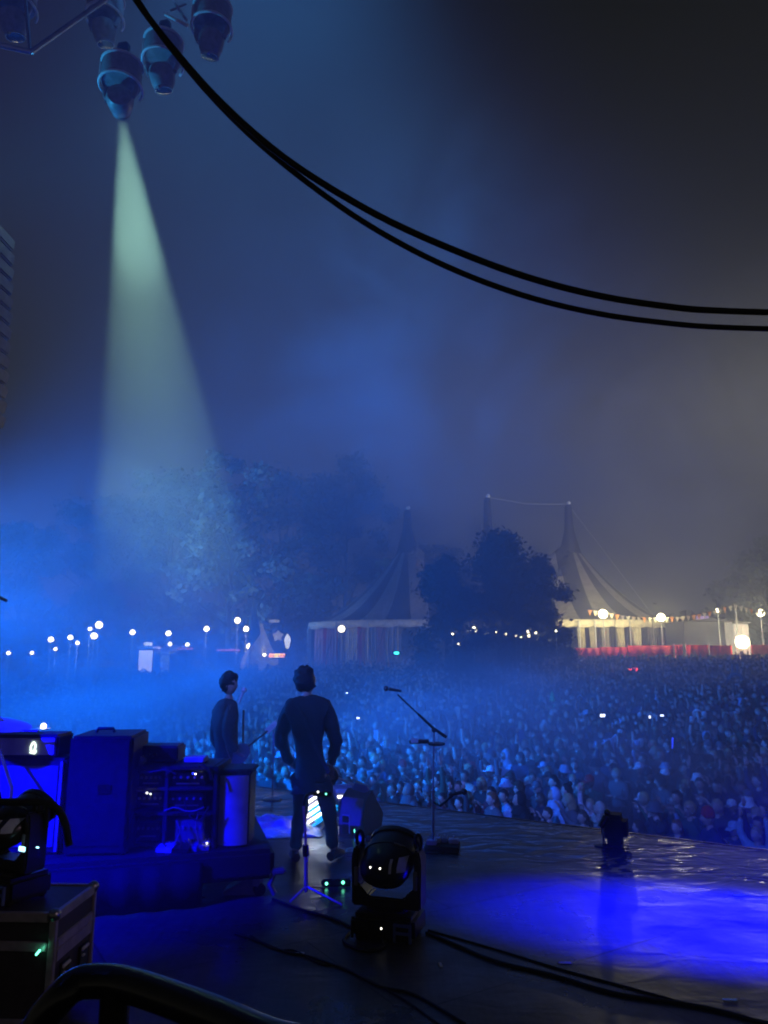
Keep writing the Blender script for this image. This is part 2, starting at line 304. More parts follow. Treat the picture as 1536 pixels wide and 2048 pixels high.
# ------------------------------------------------------------------ trees
def leaf_cloud(blobs, n, size, seed, droop=0.25):
    rg = np.random.default_rng(seed)
    w = np.array([b[3] ** 2 for b in blobs]); w = w / w.sum(); idx = rg.choice(len(blobs), n, p=w); bl = np.array(blobs)[idx]
    d = rg.normal(size=(n, 3)); d /= np.linalg.norm(d, axis=1)[:, None]
    rr = np.abs(rg.normal(0.72, 0.36, n)); p = bl[:, :3] + d * (bl[:, 3] * rr)[:, None] * np.array([1, 1, 0.75])
    t = rg.normal(size=(n, 3)); t /= np.linalg.norm(t, axis=1)[:, None]; u = np.cross(t, d + 1e-3); u /= np.linalg.norm(u, axis=1)[:, None]
    s = size * (0.5 + rg.random(n))[:, None]
    t = t * s; u = u * s * 0.6
    v = np.stack([p - t, p + u, p + t, p - u], axis=1).reshape(-1, 3)
    return v.tolist(), [(4 * i, 4 * i + 1, 4 * i + 2, 4 * i + 3) for i in range(n)]
def make_tree(label, loc, h, rad, n, leaf, seed, size=0.35, trunk=0.35, low=0.25, cone=False, group='trees behind the festival lights'):
    rg = random.Random(seed); t = thing('tree', label, 'tree', loc, group=group)
    tb = MB(); base = h * low
    tb.tube([(0, 0, -0.3), (0.1, 0, base * 0.6), (-0.1, 0.1, base * 1.4), (0.1, 0, h * 0.62)], [trunk * 1.3, trunk, trunk * .75, trunk * .3], 8)
    blobs = []; nb = 46
    for i in range(nb):
        an = rg.uniform(0, 6.28); q = rg.random() ** (1.25 if cone else .9); zz = base + (h * .93 - base) * q
        prof = (1.02 - q) ** .62 if cone else (0.40 + 0.60 * math.sin(math.pi * min(1, 0.22 + q * 0.74)))
        rr = rad * prof * rg.uniform(0.15, 1.0) ** .7
        c = Vector((rr * math.cos(an) * 1.0, rr * math.sin(an), zz + rg.uniform(-.4, .4))); br = rad * rg.uniform(0.12, 0.26)
        blobs.append((c.x, c.y, c.z, br))
        if i % 3 == 0:
            s = Vector((0, 0, max(base * .7, zz * 0.62))); tb.tube([s, s.lerp(c, .55) + Vector((0, 0, .2)), c], [trunk * .3, trunk * .18, .03], 5)
    blobs.append((0, 0, h * .94, rad * .16)); blobs.append((0, 0, h * .75, rad * .3))
    v, f = leaf_cloud(blobs, n, size, seed)
    cm = MB(); cm.v = v; cm.f = f; cm.m = [0] * len(f)
    me = bpy.data.meshes.new('crown'); me.from_pydata(v, [], f); me.materials.append(leaf); me.update()
    o = bpy.data.objects.new('crown', me); C.objects.link(o); o.parent = t
    tb.build('trunk', M['bark'], t); return t
def gp(px, Y): p = P(px, 1306, Y); return Vector((p.x, p.y, ground_z(p.x, p.y)))
def h_at(py, Y): return P(768, py, Y).z
TREES = [  # px, Y, top py, radius, leaves, leaf, label
    (30, 84, 1040, 6.5, 5200, 'leaf', 'dim tree at the far left edge, faint behind blue haze'),
    (190, 92, 985, 8.0, 6000, 'leaf', 'broad tree behind the pair of tall lamp posts on the left'),
    (330, 86, 940, 8.0, 7000, 'leaf', 'tall tree straight behind the foot of the white light beam'),
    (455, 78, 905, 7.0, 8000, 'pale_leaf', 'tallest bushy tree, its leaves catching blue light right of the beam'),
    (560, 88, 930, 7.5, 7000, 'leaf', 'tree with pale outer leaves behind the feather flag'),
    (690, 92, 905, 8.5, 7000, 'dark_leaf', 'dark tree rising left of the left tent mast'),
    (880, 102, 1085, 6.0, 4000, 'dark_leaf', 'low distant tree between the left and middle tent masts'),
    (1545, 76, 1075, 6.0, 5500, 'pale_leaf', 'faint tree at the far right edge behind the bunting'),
]
for i, (px, Y, ty, rad, n, lf, lb) in enumerate(TREES):
    g = gp(px, Y); make_tree(lb, g, h_at(ty, Y) - g.z, rad, int(n * 2.0), M[lf], 20 + i, size=0.27, low=0.16)
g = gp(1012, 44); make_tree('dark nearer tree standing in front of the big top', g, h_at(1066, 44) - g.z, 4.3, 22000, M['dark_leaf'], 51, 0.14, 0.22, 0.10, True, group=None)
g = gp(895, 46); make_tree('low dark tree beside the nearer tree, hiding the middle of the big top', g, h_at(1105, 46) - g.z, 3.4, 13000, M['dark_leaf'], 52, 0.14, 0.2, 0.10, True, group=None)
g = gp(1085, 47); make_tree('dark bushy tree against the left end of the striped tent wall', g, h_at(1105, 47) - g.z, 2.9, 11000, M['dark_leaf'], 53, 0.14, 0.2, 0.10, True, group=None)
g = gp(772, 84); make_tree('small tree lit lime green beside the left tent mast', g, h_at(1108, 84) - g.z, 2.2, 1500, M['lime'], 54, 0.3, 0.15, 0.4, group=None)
tl = MB(); 
tv, tf = leaf_cloud([(x, 101 + 3 * math.sin(x), 3.2 + 1.5 * math.sin(x * .7), 4.2) for x in np.arange(-58, 60, 4.5)], 9000, 0.6, 77)
tl.v = tv; tl.f = tf; tl.m = [0] * len(tf)
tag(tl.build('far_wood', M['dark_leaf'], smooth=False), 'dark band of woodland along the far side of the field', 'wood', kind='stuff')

# ------------------------------------------------------------------ big top
TY = 72.0; EAVE = 4.55; TR = 9.6
MX = [P(815, 1100, TY).x, P(977, 1100, TY).x, P(1140, 1100, TY).x]; MTOP = [P(815, 1020, TY).z, P(977, 996, TY).z, P(1140, 1010, TY).z]
def tent_h(x, y):
    best = 0
    for k, mx in enumerate(MX):
        dx, dy = x - mx, y - TY; d = math.hypot(dx, dy)
        if d < 1e-6: return EAVE + P(768, 1078, TY).z - EAVE
        ux, uy = dx / d, dy / d
        # distance along the ray to the stadium outline
        lo, hi = 0.0, 60.0
        for _ in range(22):
            mid = (lo + hi) / 2; qx, qy = mx + ux * mid, uy * mid
            cxx = min(max(qx, MX[0]), MX[2]); inside = math.hypot(qx - cxx, qy) < TR
            lo, hi = (mid, hi) if inside else (lo, mid)
        s = min(1, d / lo); h = (1 - s) ** 1.62
        if abs(dx) > 1e-3 and lo > TR * 1.25: h = max(0, 1 - s * 1.0) ** 2.6
        best = max(best, h)
    return EAVE + (P(768, 1078, TY).z - EAVE) * best
def build_big_top():
    base = Vector(((MX[0] + MX[2]) / 2, TY, 0)); t = thing('big_top_tent', 'large striped circus tent with tall dark masts beyond the crowd', 'tent', base)
    L = MX[2] - MX[0]; NS = 30; NA = 36; per = []
    for i in range(NA): an = -math.pi / 2 + math.pi * i / NA; per.append((MX[2] + TR * math.cos(an), TY + TR * math.sin(an), MX[2]))
    for i in range(NS): x = MX[2] - L * i / NS; per.append((x, TY + TR, x))
    for i in range(NA): an = math.pi / 2 + math.pi * i / NA; per.append((MX[0] + TR * math.cos(an), TY + TR * math.sin(an), MX[0]))
    for i in range(NS): x = MX[0] + L * i / NS; per.append((x, TY - TR, x))
    n = len(per); K = 26; v = []; f = []; mi = []
    for k in range(K + 1):
        w = (k / K) ** 1.6
        for (bx, by, ax) in per:
            x = ax + (bx - ax) * w; y = TY + (by - TY) * w; v.append((x - base.x, y - base.y, tent_h(x, y)))
    for k in range(K):
        for i in range(n): f.append((k * n + i, k * n + (i + 1) % n, (k + 1) * n + (i + 1) % n, (k + 1) * n + i)); mi.append((i // 3) % 2)
    mb = MB(); mb.v = [Vector(p) for p in v]; mb.f = f; mb.m = mi; mb.build('canopy', [M['tan'], M['dark_canvas']], t, ang=60)
    apex = P(768, 1078, TY).z
    for k in range(3):
        s = MB(); top = MTOP[k]
        s.lathe([(1.15, apex - 1.6), (0.80, apex - .4), (0.62, apex + .3), (0.45, apex + 1.0), (0.34, top - .25), (0.22, top)], 14, (MX[k] - base.x, 0, 0)); o = s.build('mast_sleeve', M['dark_canvas'], t)
        c = MB(); c.tube([(MX[k] - base.x, 0, top - .1), (MX[k] - base.x, 0, top + .28)], 0.10); c.ball((MX[k] - base.x + .1, 0, top + .2), .2); c.build('mast_cap', M['white'], o)
    gl = MB(); gl.tube([(MX[1] - base.x, 0, MTOP[1] + .1), ((MX[1] + MX[2]) / 2 - base.x, 0, (MTOP[1] + MTOP[2]) / 2 - .25), (MX[2] - base.x, 0, MTOP[2] + .1)], 0.035, 5); gl.build('mast_cable', M['pole'], t)
    e = P(1310, 1238, TY - 4); gl = MB(); gl.tube([(MX[2] - base.x, 0, MTOP[2] + .1), (e.x - base.x + .2, -3, e.z + .4)], 0.03, 5); gl.build('guy_wire', M['pole'], t)
    # valance and wall drapes round the front
    fr = [i for i in range(n) if per[i][1] < TY + 2]; fr.sort(key=lambda i: math.atan2(per[i][1] - TY, 0) * 0 + per[i][0])
    def wall_pts(a, b, m, out=0.0):
        x0, x1 = P(a, 1270, TY - TR).x, P(b, 1270, TY - TR).x; pts = []
        for i in range(m + 1):
            x = x0 + (x1 - x0) * i / m; cx = min(max(x, MX[0]), MX[2]); q = TR + out; dy = math.sqrt(max(0.05, q * q - (x - cx) ** 2)) if abs(x - cx) < q else 0.3
            pts.append((x - base.x, -dy))
        return pts
    val = MB(); pts = wall_pts(600, 1366, 220, 0.03); vv = []; ff = []
    for i, (x, y) in enumerate(pts): vv += [(x, y, EAVE + .12), (x, y - .03, EAVE - .45 - .10 * abs(math.sin(i * .28)))]
    for i in range(len(pts) - 1): ff.append((2 * i, 2 * i + 2, 2 * i + 3, 2 * i + 1))
    val.add(vv, ff); o = val.build('valance', M['cream'], t); md = o.modifiers.new('thick', 'SOLIDIFY'); md.thickness = 0.03
    def drape(a, b, m, name='wall_drape', z0=0.0, z1=EAVE - .3, amp=.22, seed=1):
        rg = random.Random(seed); pts = wall_pts(a, b, 26, -0.25); vv = []; ff = []; K = 9
        ph = rg.uniform(0, 6); tie = rg.uniform(.25, .75); pull = rg.uniform(-.4, .4)
        for k in range(K + 1):
            q = k / K; z = z1 + (z0 - z1) * q; w = 1 - 0.0 * q
            for i, (x, y) in enumerate(pts):
                s = i / 26; fx = (s - tie) * pull * math.sin(math.pi * min(1, q * 1.1)) * 1.6
                vv.append((x + fx * (pts[-1][0] - pts[0][0]) * .5, y + amp * (.25 + .75 * q) * math.sin(s * 19 + ph + 3.0 * q * (s - tie)) + .08 * math.sin(s * 41 + ph), z))
        for k in range(K):
            for i in range(26): ff.append((k * 27 + i, k * 27 + i + 1, (k + 1) * 27 + i + 1, (k + 1) * 27 + i))
        mb = MB(); mb.add(vv, ff); o = mb.build(name, M[m], t, ang=80); md = o.modifiers.new('thick', 'SOLIDIFY'); md.thickness = 0.02; return o
    strip = [(1156, 1172, 'cream'), (1171, 1180, 'drape_dark'), (1179, 1192, 'cream'), (1191, 1206, 'drape_dark'), (1204, 1222, 'tan'), (1221, 1236, 'drape_dark'), (1234, 1252, 'cream'), (1250, 1268, 'drape_dark'), (1266, 1292, 'cream'), (1290, 1308, 'drape_dark'), (1306, 1326, 'tan'), (1325, 1342, 'grey_canvas'), (1340, 1366, 'drape_dark'),
             (597, 606, 'tan'), (606, 616, 'dark_canvas'), (616, 638, 'pink'), (638, 648, 'red'), (648, 664, 'pink'), (664, 672, 'red'), (672, 690, 'tan'), (690, 714, 'cream'), (713, 722, 'red'), (722, 732, 'orange'), (732, 752, 'tan'), (752, 772, 'pink'), (772, 800, 'tan')]
    for i, (a, b, m) in enumerate(strip): drape(a, b, m, seed=i, amp=.16 if b < 900 else .30)
    for px in (1158, 1190, 1262, 1365, 600, 668, 735):
        (x, y) = wall_pts(px, px + 1, 1, 0.15)[0]; q = MB(); q.tube([(x, y, 0), (x, y, EAVE)], .06, 6); q.build('wall_pole', M['pole'], t)
    for px in (616, 640, 700, 745, 1205, 1285):
        (x, y) = wall_pts(px, px + 1, 1, 0.1)[0]; q = MB(); q.tube([(x, y - 1.6, 0.2), (x + 1.2, y + .2, EAVE + .4)], .03, 5); q.build('guy_rope', M['dark_canvas'], t)
    return t
build_big_top()

# ------------------------------------------------------------------ lamps across the field
def lamp_post(px, py, Y, label, r=0.24, arm=0.0, m='warm', group='warm globe lamps across the field', pole=0.045, small=False):
    p = P(px, py, Y); gz = ground_z(p.x, p.y); t = thing('lamp_post', label, 'lamp', (p.x, p.y, gz), group=group)
    h = p.z - gz
    q = MB(); q.tube([(0, 0, 0), (0, 0, h - r * .7)], pole, 6); q.lathe([(.12, h - r * 1.05), (.14, h - r * .8)], 8); q.build('pole', M['pole'], t)
    g = MB(); bm = bmesh.new(); bmesh.ops.create_icosphere(bm, subdivisions=2, radius=r); bm.verts.index_update()
    g.add([v.co + Vector((0, 0, h)) for v in bm.verts], [[v.index for v in f.verts] for f in bm.faces]); bm.free()
    g.build('globe', M[m], t); return t
lamp_post(265, 1265, 64, 'warm globe lamp between the lamp cluster and the white van')
lamp_post(337, 1267, 64, 'warm globe lamp above the low stalls right of the white van')
lamp_post(413, 1258, 64, 'warm globe lamp between the white van and the feather flag')
lamp_post(198, 1250, 62, 'brightest and highest globe of the lamp cluster on the left', .30)
lamp_post(188, 1272, 62.5, 'globe lamp just below the brightest one in the cluster', .28)
lamp_post(180, 1258, 66, 'small globe lamp left of the brightest one in the cluster', .17)
lamp_post(155, 1286, 66, 'lower of the two globe lamps left of the cluster', .18)
lamp_post(141, 1275, 65, 'higher of the two globe lamps left of the cluster', .23)
lamp_post(102, 1279, 65, 'globe lamp standing alone left of the cluster', .25)
lamp_post(111, 1298, 66, 'small low globe lamp below the lone one at left', .16)
lamp_post(64, 1306, 62, 'small globe lamp low on the crowd line, second from the left edge', .16)
lamp_post(17, 1306, 62, 'small globe lamp low on the crowd line, nearest the left edge', .16)
lamp_post(475, 1241, 60, 'globe lamp on a visible pole left of the feather flag', .24)
lamp_post(492, 1258, 61, 'globe lamp close beside the feather flag', .22)
lamp_post(499, 1293, 60, 'low globe lamp at the foot of the feather flag', .24)
lamp_post(528, 1311, 58, 'small round lamp left of the amber sign', .18, m='cool')
lamp_post(683, 1258, 59, 'warm globe lamp in front of the red and orange tent drapes', .27)
lamp_post(948, 1260, 42, 'warm globe lamp shining through the dark trees', .19)
lamp_post(1087, 1241, 56, 'small globe lamp at the upper right side of the dark trees', .18, m='cool')
lamp_post(1206, 1228, 57, 'large bright globe lamp above the striped tent wall', .36, m='cool_hot')
lamp_post(1322, 1235, 57, 'bright globe lamp near the right end of the striped tent wall', .32, m='cool_hot')
lamp_post(1435, 1221, 58, 'small lamp hanging among the orange pennants', .16, m='warm')
lamp_post(1521, 1226, 58, 'bright globe lamp right of the bunting pole', .30, m='cool_hot')
lamp_post(87, 1452, 15, 'round lamp glowing low over the crowd behind the amplifier stack', .055, m='warm', pole=.012, group=None)
lamp_post(340, 1288, 61, 'little lamp at the left end of the low stall roof', .16, m='cool'); lamp_post(375, 1289, 61, 'little lamp at the right end of the low stall roof', .16, m='cool')

for px, py, r_, m_ in ((905, 1268, .06, 'warm'), (978, 1268, .05, 'cool'), (992, 1264, .06, 'warm'), (1012, 1268, .07, 'cool'), (1032, 1272, .05, 'warm'), (1042, 1274, .05, 'cool'), (1057, 1263, .10, 'warm'), (1058, 1272, .09, 'warm'), (1072, 1266, .07, 'warm'), (1088, 1276, .07, 'cool'), (917, 1288, .05, 'warm'), (1112, 1262, .05, 'cool')):
    lamp_post(px, py, 42.2 if px < 960 else 41.5, 'tiny light twinkling among the dark trees in front of the big top', r_, m=m_, group='tiny lights among the dark trees', pole=.012)

# bunting with its pole
def build_bunting():
    t = thing('bunting', 'string of little triangular pennants across the striped tent wall', 'bunting', P(1206, 1226, 57.2))
    o = Vector(t.location); way = [(1172, 1219), (1206, 1224), (1265, 1233), (1322, 1235), (1385, 1230), (1435, 1219), (1470, 1210), (1500, 1217), (1540, 1224)]
    pts = smooth_path([P(x, y, 57.2) - o for x, y in way], 6); s = MB(); s.tube(pts, .02, 4); s.build('cord', M['dark_canvas'], t)
    cum = [0]
    for i in range(1, len(pts)): cum.append(cum[-1] + (pts[i] - pts[i - 1]).length)
    d = .3; k = 0
    while d < cum[-1]:
        i = max(j for j in range(len(cum)) if cum[j] <= d); i = min(i, len(pts) - 2); q = (d - cum[i]) / max(1e-6, cum[i + 1] - cum[i]); p = pts[i].lerp(pts[i + 1], q)
        mm = 'orange' if k in (19, 20, 22) else ('cream' if k % 5 else 'orange'); fl = MB()
        tw = random.uniform(-.4, .4); ax = Vector((math.cos(tw), math.sin(tw), 0)); fl.prism([(-.17, 0), (.17, 0), (random.uniform(-.04, .04), -.44)], .012, p, ax, (0, 0, 1)); fl.build('pennant', M[mm], t, smooth=False)
        d += .42; k += 1
    return t
build_bunting()
p = P(1470, 1209, 57.4); t = thing('bunting_pole', 'thin pale pole holding up the bunting beside the lit cabin doors', 'pole', (p.x, p.y, 0))
q = MB(); q.tube([(0, 0, -.2), (0, 0, p.z)], .05, 8); q.build('shaft', M['pole'], t); q = MB(); q.ball((0, 0, p.z + .03), .08, 8, 6); q.build('finial', M['pole'], t)

# red fence: separate panels
def red_panel(a, b, y0, lb, Y=55.5):
    p0, p1 = P(a, y0, Y), P(b, y0, Y); w = p1.x - p0.x; c = Vector(((p0.x + p1.x) / 2, Y, 0)); t = thing('fence_panel', lb, 'fence', c, group='red cloth fence along the back of the crowd')
    m = MB(); n = 14; vv = []; ff = []
    for i in range(n + 1):
        x = -w / 2 + w * i / n; vv += [(x, .05 * math.sin(i * 1.7), p0.z), (x, .07 * math.sin(i * 1.3 + 1), .1)]
    for i in range(n): ff.append((2 * i, 2 * i + 2, 2 * i + 3, 2 * i + 1))
    m.add(vv, ff); o = m.build('cloth', M['red'], t); o.modifiers.new('thick', 'SOLIDIFY').thickness = .03
    for x in (-w / 2, w / 2): q = MB(); q.tube([(x, .06, 0), (x, .06, p0.z + .1)], .04, 6); q.build('post', M['pole'], t)
for i, (a, b, y, lb) in enumerate([(1150, 1200, 1296, 'red fence cloth at the left end, by the dark trees'), (1201, 1255, 1294, 'red fence cloth below the tied-back tent drapes'), (1256, 1345, 1291, 'red fence cloth below the right end of the striped wall'),
                    (1349, 1364, 1290, 'narrow red fence cloth at the corner of the striped wall'), (1372, 1416, 1290, 'red fence cloth in front of the plain grey wall'), (1419, 1462, 1291, 'red fence cloth left of the lit cabin doors'), (1502, 1560, 1290, 'red fence cloth right of the lit cabin doors')]):
    red_panel(a, b, y, lb, 55.5 + .05 * i)

# grey marquee wall, lit cabin and flood lamp at right
p0, p1 = P(1367, 1243, 60), P(1475, 1243, 60)
t = thing('grey_marquee', 'plain grey canvas wall between the striped tent and the lit cabin', 'marquee', ((p0.x + p1.x) / 2, 62, 0)); w = p1.x - p0.x
m = MB(); m.box((0, 0, p0.z / 2), (w, 4, p0.z), bev=.03); m.build('wall', M['grey_canvas'], t)
m = MB(); m.prism([(-w / 2 - .2, 0), (w / 2 + .2, 0), (0, .25)], 4.3, (0, 0, p0.z + .01)); m.build('roof', M['dark_canvas'], t, smooth=False)
p0, p1 = P(1470, 1243, 58), P(1501, 1243, 58); w = p1.x - p0.x
t = thing('cabin', 'brightly lit pale cabin with double doors at the right end of the fence', 'cabin', ((p0.x + p1.x) / 2, 58.9, 0))
m = MB(); m.box((0, .25, p0.z / 2), (w, 1.5, p0.z), bev=.02); m.build('body', M['white'], t)
for s in (-1, 1):
    m = MB(); m.box((s * w * .245, -.53, p0.z * .5 - .06), (w * .44, .05, p0.z - .3), bev=.01); o = m.build('door', M['white'], t)
    m = MB(); m.box((s * .05, -.57, p0.z * .45), (.04, .04, .3), bev=.008); m.build('handle', M['steel'], o)
m = MB(); m.box((0, -.55, p0.z - .08), (w + .1, .12, .14), bev=.02); m.build('lintel', M['grey_canvas'], t)
fp = P(1485, 1284, 56.6); t = thing('flood_lamp', 'glaring flood lamp in front of the cabin doors', 'lamp', (fp.x, fp.y, 0))
m = MB(); m.tube([(0, 0, 0), (0, 0, fp.z - .2)], .04, 6); m.build('stand', M['pole'], t); m = MB(); m.box((0, .16, fp.z), (.95, .2, .78), bev=.06); m.build('housing', M['black'], t)
m = MB(); m.ball((0, .0, fp.z), (.56, .10, .50), 20, 12); m.build('lens', M['flood'], t)
m = MB(); m.box((0, .30, fp.z + .02), (.5, .03, .34)); m.build('rear_lens', M['flood'], t)
fp = P(1405, 1238, 66); t = tag(MB().box((0, 0, 0), (1.1, .1, .55), bev=.02).build('lit_sign', M['violet'], loc=fp), 'dim violet sign above the plain grey marquee wall', 'sign')

# ------------------------------------------------------------------ stalls and flags at left
def kiosk(px0, px1, ytop, Y, label, glow, roof, name='food_stall'):
    a, b = P(px0, ytop, Y), P(px1, ytop, Y); w = b.x - a.x; h = a.z; t = thing(name, label, 'stall', ((a.x + b.x) / 2, Y, 0), group=None)
    m = MB(); m.box((0, .9, h * .45), (w, 1.6, h * .9), bev=.04); m.build('body', M['grey_canvas'], t)
    m = MB(); m.box((0, .08, h * .52), (w * .9, .04, h * .66), bev=.01); m.build('serving_hatch', M[glow], t)
    m = MB(); m.prism([(-w * .56, 0), (w * .56, 0), (w * .5, .16), (-w * .5, .16)], 2.2, (0, .85, h * .9 + .02)); m.build('roof', M[roof], t)
    m = MB(); m.box((0, -.05, h * .22), (w * .94, .3, .06), bev=.01); m.build('counter', M['white'], t); return t
v = kiosk(277, 307, 1291, 58, 'small bright white catering van glowing on the crowd line', 'window_glow', 'white', 'catering_van')
m = MB(); m.box((0, .5, P(292, 1291, 58).z + .12), (.55, .5, .26), bev=.04); m.build('roof_vent', M['window_glow'], v)
kiosk(320, 372, 1290, 62, 'low dark stall with a pale lit strip along its roof', 'dark_canvas', 'dark_canvas')
kiosk(321, 340, 1303, 58.5, 'small stall with a cream lit hatch right of the white van', 'window_dim', 'cream')
kiosk(358, 374, 1294, 60.5, 'small stall with a red lit awning below the middle globe lamp', 'dark_canvas', 'red_glow')
kiosk(436, 470, 1297, 61, 'long stall with a red lit awning left of the feather flag', 'dark_canvas', 'red_glow')
kiosk(540, 574, 1262, 62, 'tall narrow stall with a pale star shaped board behind the amber sign', 'dark_canvas', 'grey_canvas')
m = MB(); p = P(556, 1272, 61); st = []
for i in range(10):
    an = math.pi / 2 + i * math.pi / 5; r_ = .5 if i % 2 == 0 else .32; st.append((r_ * math.cos(an), r_ * math.sin(an)))
m.prism(st, .08); tag(m.build('star_board', M['window_dim'], loc=p, smooth=False), 'pale star shaped board on the tall narrow stall', 'board')
m = MB(); p = P(549, 1242, 61.2); m.box((0, 0, 0), (.5 + .3, .08, .22), bev=.02); tag(m.build('roof_sign', M['window_dim'], loc=p), 'pale lit strip on top of the tall narrow stall', 'sign')
# amber sign: illegible glowing characters
p = P(554, 1311, 57); t = thing('amber_sign', 'glowing amber letter sign low on the crowd line', 'sign', p)
m = MB(); m.box((0, .08, 0), (1.22, .06, .42), bev=.02); m.build('backing', M['black'], t)
for i in range(6):
    x = -.5 + .2 * i; m = MB()
    m.tube([Vector((x, 0, 0)) + q for q in arc((0, 0, 0), .085, 0, 5.2 if i % 2 else 6.0, 10, (1, 0, 0), (0, 0, 1.5))], .032, 5); m.build('letter', M['amber_hot' if i in (2, 3) else 'amber'], t)
# feather flag
p = gp(500, 57); t = thing('feather_flag', 'tall pale feather flag on a bent pole left of the tent', 'flag', (p.x, 57, 0)); top = P(500, 1196, 57).z
m = MB(); m.tube([(0, 0, 0), (0, 0, top * .8), (.08, 0, top * .95), (.2, 0, top)], .04, 6); m.build('pole', M['pole'], t)
m = MB(); prof = [(.05, top * .38), (.75, top * .55), (.70, top * .62), (.42, top * .82), (.2, top * .99), (.06, top * .95)]; m.prism(prof, .02); m.build('cloth', M['tan'], t, smooth=False)
# teepee-like lit tent
p = gp(520, 59); t = thing('bell_tent', 'small pale pointed tent lit from inside beside the feather flag', 'tent', (p.x, 59, 0)); top = P(512, 1247, 59).z
m = MB(); m.lathe([(1.5, 0), (1.45, 1.4), (.75, top * .62), (.08, top)], 14); m.build('canvas', M['window_dim'], t)
m = MB(); m.tube([(0, 0, top - .1), (0, 0, top + .3)], .03, 6); m.build('pole', M['pole'], t)
p = P(575, 1280, 60); m = MB(); m.lathe([(.02, .5), (.2, .2), (.26, 0), (.16, -.55), (.05, -.7)], 12); tag(m.build('lantern', M['window_glow'], loc=p), 'pear shaped lantern left of the tent drapes', 'lantern')
p = P(793, 1306, 54); t = thing('bar_sign', 'tiny teal lit sign in front of the tent wall', 'sign', p)
m = MB(); m.box((0, .05, 0), (.7, .05, .26), bev=.02); m.build('backing', M['black'], t); m = MB(); m.box((0, 0, 0), (.35, .04, .16), bev=.02); m.build('lit_panel', M['teal_led'], t)
# ------------------------------------------------------------------ people: skinned bodies
DG = bpy.context.evaluated_depsgraph_get
def skin_mesh(name, joints, links, root, sub=1):
    names = list(joints); me = bpy.data.meshes.new(name); me.from_pydata([tuple(joints[k][0]) for k in names], [(names.index(a), names.index(b)) for a, b in links], []); me.update()
    o = bpy.data.objects.new(name, me); C.objects.link(o); md = o.modifiers.new('skin', 'SKIN'); md.use_smooth_shade = True
    sv = me.skin_vertices[0].data
    for i, k in enumerate(names):
        r = joints[k][1]; sv[i].radius = r if isinstance(r, tuple) else (r, r); sv[i].use_root = (k == root)
    if sub: o.modifiers.new('sub', 'SUBSURF').levels = sub; o.modifiers['sub'].render_levels = sub
    bpy.context.view_layer.update(); ev = o.evaluated_get(DG()); out = bpy.data.meshes.new_from_object(ev)
    bpy.data.objects.remove(o); return out
def head_fn(q, p):
    # p: unit sphere point, face towards -Y
    f = max(0, -p.y)
    if p.z < -.1: q.x *= 1 - .30 * min(1, (-.1 - p.z)) * 1.0; q.y *= 1 - .10 * min(1, -p.z)
    if f > .3: 
        nose = math.exp(-((p.x / .16) ** 2 + ((p.z + .12) / .22) ** 2)); q.y -= .026 * nose
        for sx in (-1, 1): q.y += .010 * math.exp(-(((p.x - sx * .34) / .16) ** 2 + ((p.z - .10) / .11) ** 2))
        q.y += .005 * math.exp(-((p.x / .3) ** 2 + ((p.z + .48) / .06) ** 2)); q.y -= .006 * math.exp(-((p.x / .3) ** 2 + ((p.z + .75) / .15) ** 2))
    if f < .2: q.y += .010
    return q
def head_rot(yaw, pitch, roll=0): return (Matrix.Rotation(yaw, 3, 'Z') @ Matrix.Rotation(roll, 3, 'Y') @ Matrix.Rotation(pitch, 3, 'X'))
def add_head(mb, c, rot, seg=18, rings=14):
    mb.ball(c, (.076, .094, .118), seg, rings, rot, fn=head_fn)
    for s in (-1, 1): mb.ball(Vector(c) + rot @ Vector((s * .078, .012, -.008)), (.012, .022, .032), 8, 6, rot)
def add_hand(mb, wr, d, side, curl=0.6, spread=1.0, n=5, nrm=None):
    d = Vector(d).normalized(); nrm = Vector(nrm).normalized() if nrm is not None else frame(d)[1]
    w = d.cross(nrm).normalized() * side; nrm = w.cross(d).normalized() * side
    c = Vector(wr) + d * .05; rm = Matrix((w, nrm, d)).transposed(); mb.ball(c, (.040, .017, .052), 8, 6, rm)
    for i, (o, ln) in enumerate(((-.028, .072), (-.010, .082), (.010, .076), (.028, .060))):
        p = Vector(wr) + d * .088 + w * o; pts = [p - d * .02, p]; dd = d.copy(); a = 0
        for k, q in enumerate((.45, .32, .23)):
            a += curl * (0.7 + .25 * k); dd = (d * math.cos(a) - nrm * math.sin(a) + w * (o * 2.5 * spread)).normalized(); pts.append(pts[-1] + dd * ln * q)
        mb.tube(pts, [.010, .0098, .009, .0085, .007], n)
    p = Vector(wr) + d * .03 - w * .034; q = p + (d * .7 - w * .7 * spread - nrm * .3 * curl).normalized() * .036; mb.tube([p + w * .012, p, q, q + (d * .9 - nrm * .5 * curl - w * .1).normalized() * .03], [.012, .013, .011, .008], n)
SPINE = [('pel', 'spi'), ('spi', 'che'), ('che', 'nec'), ('nec', 'hb')]
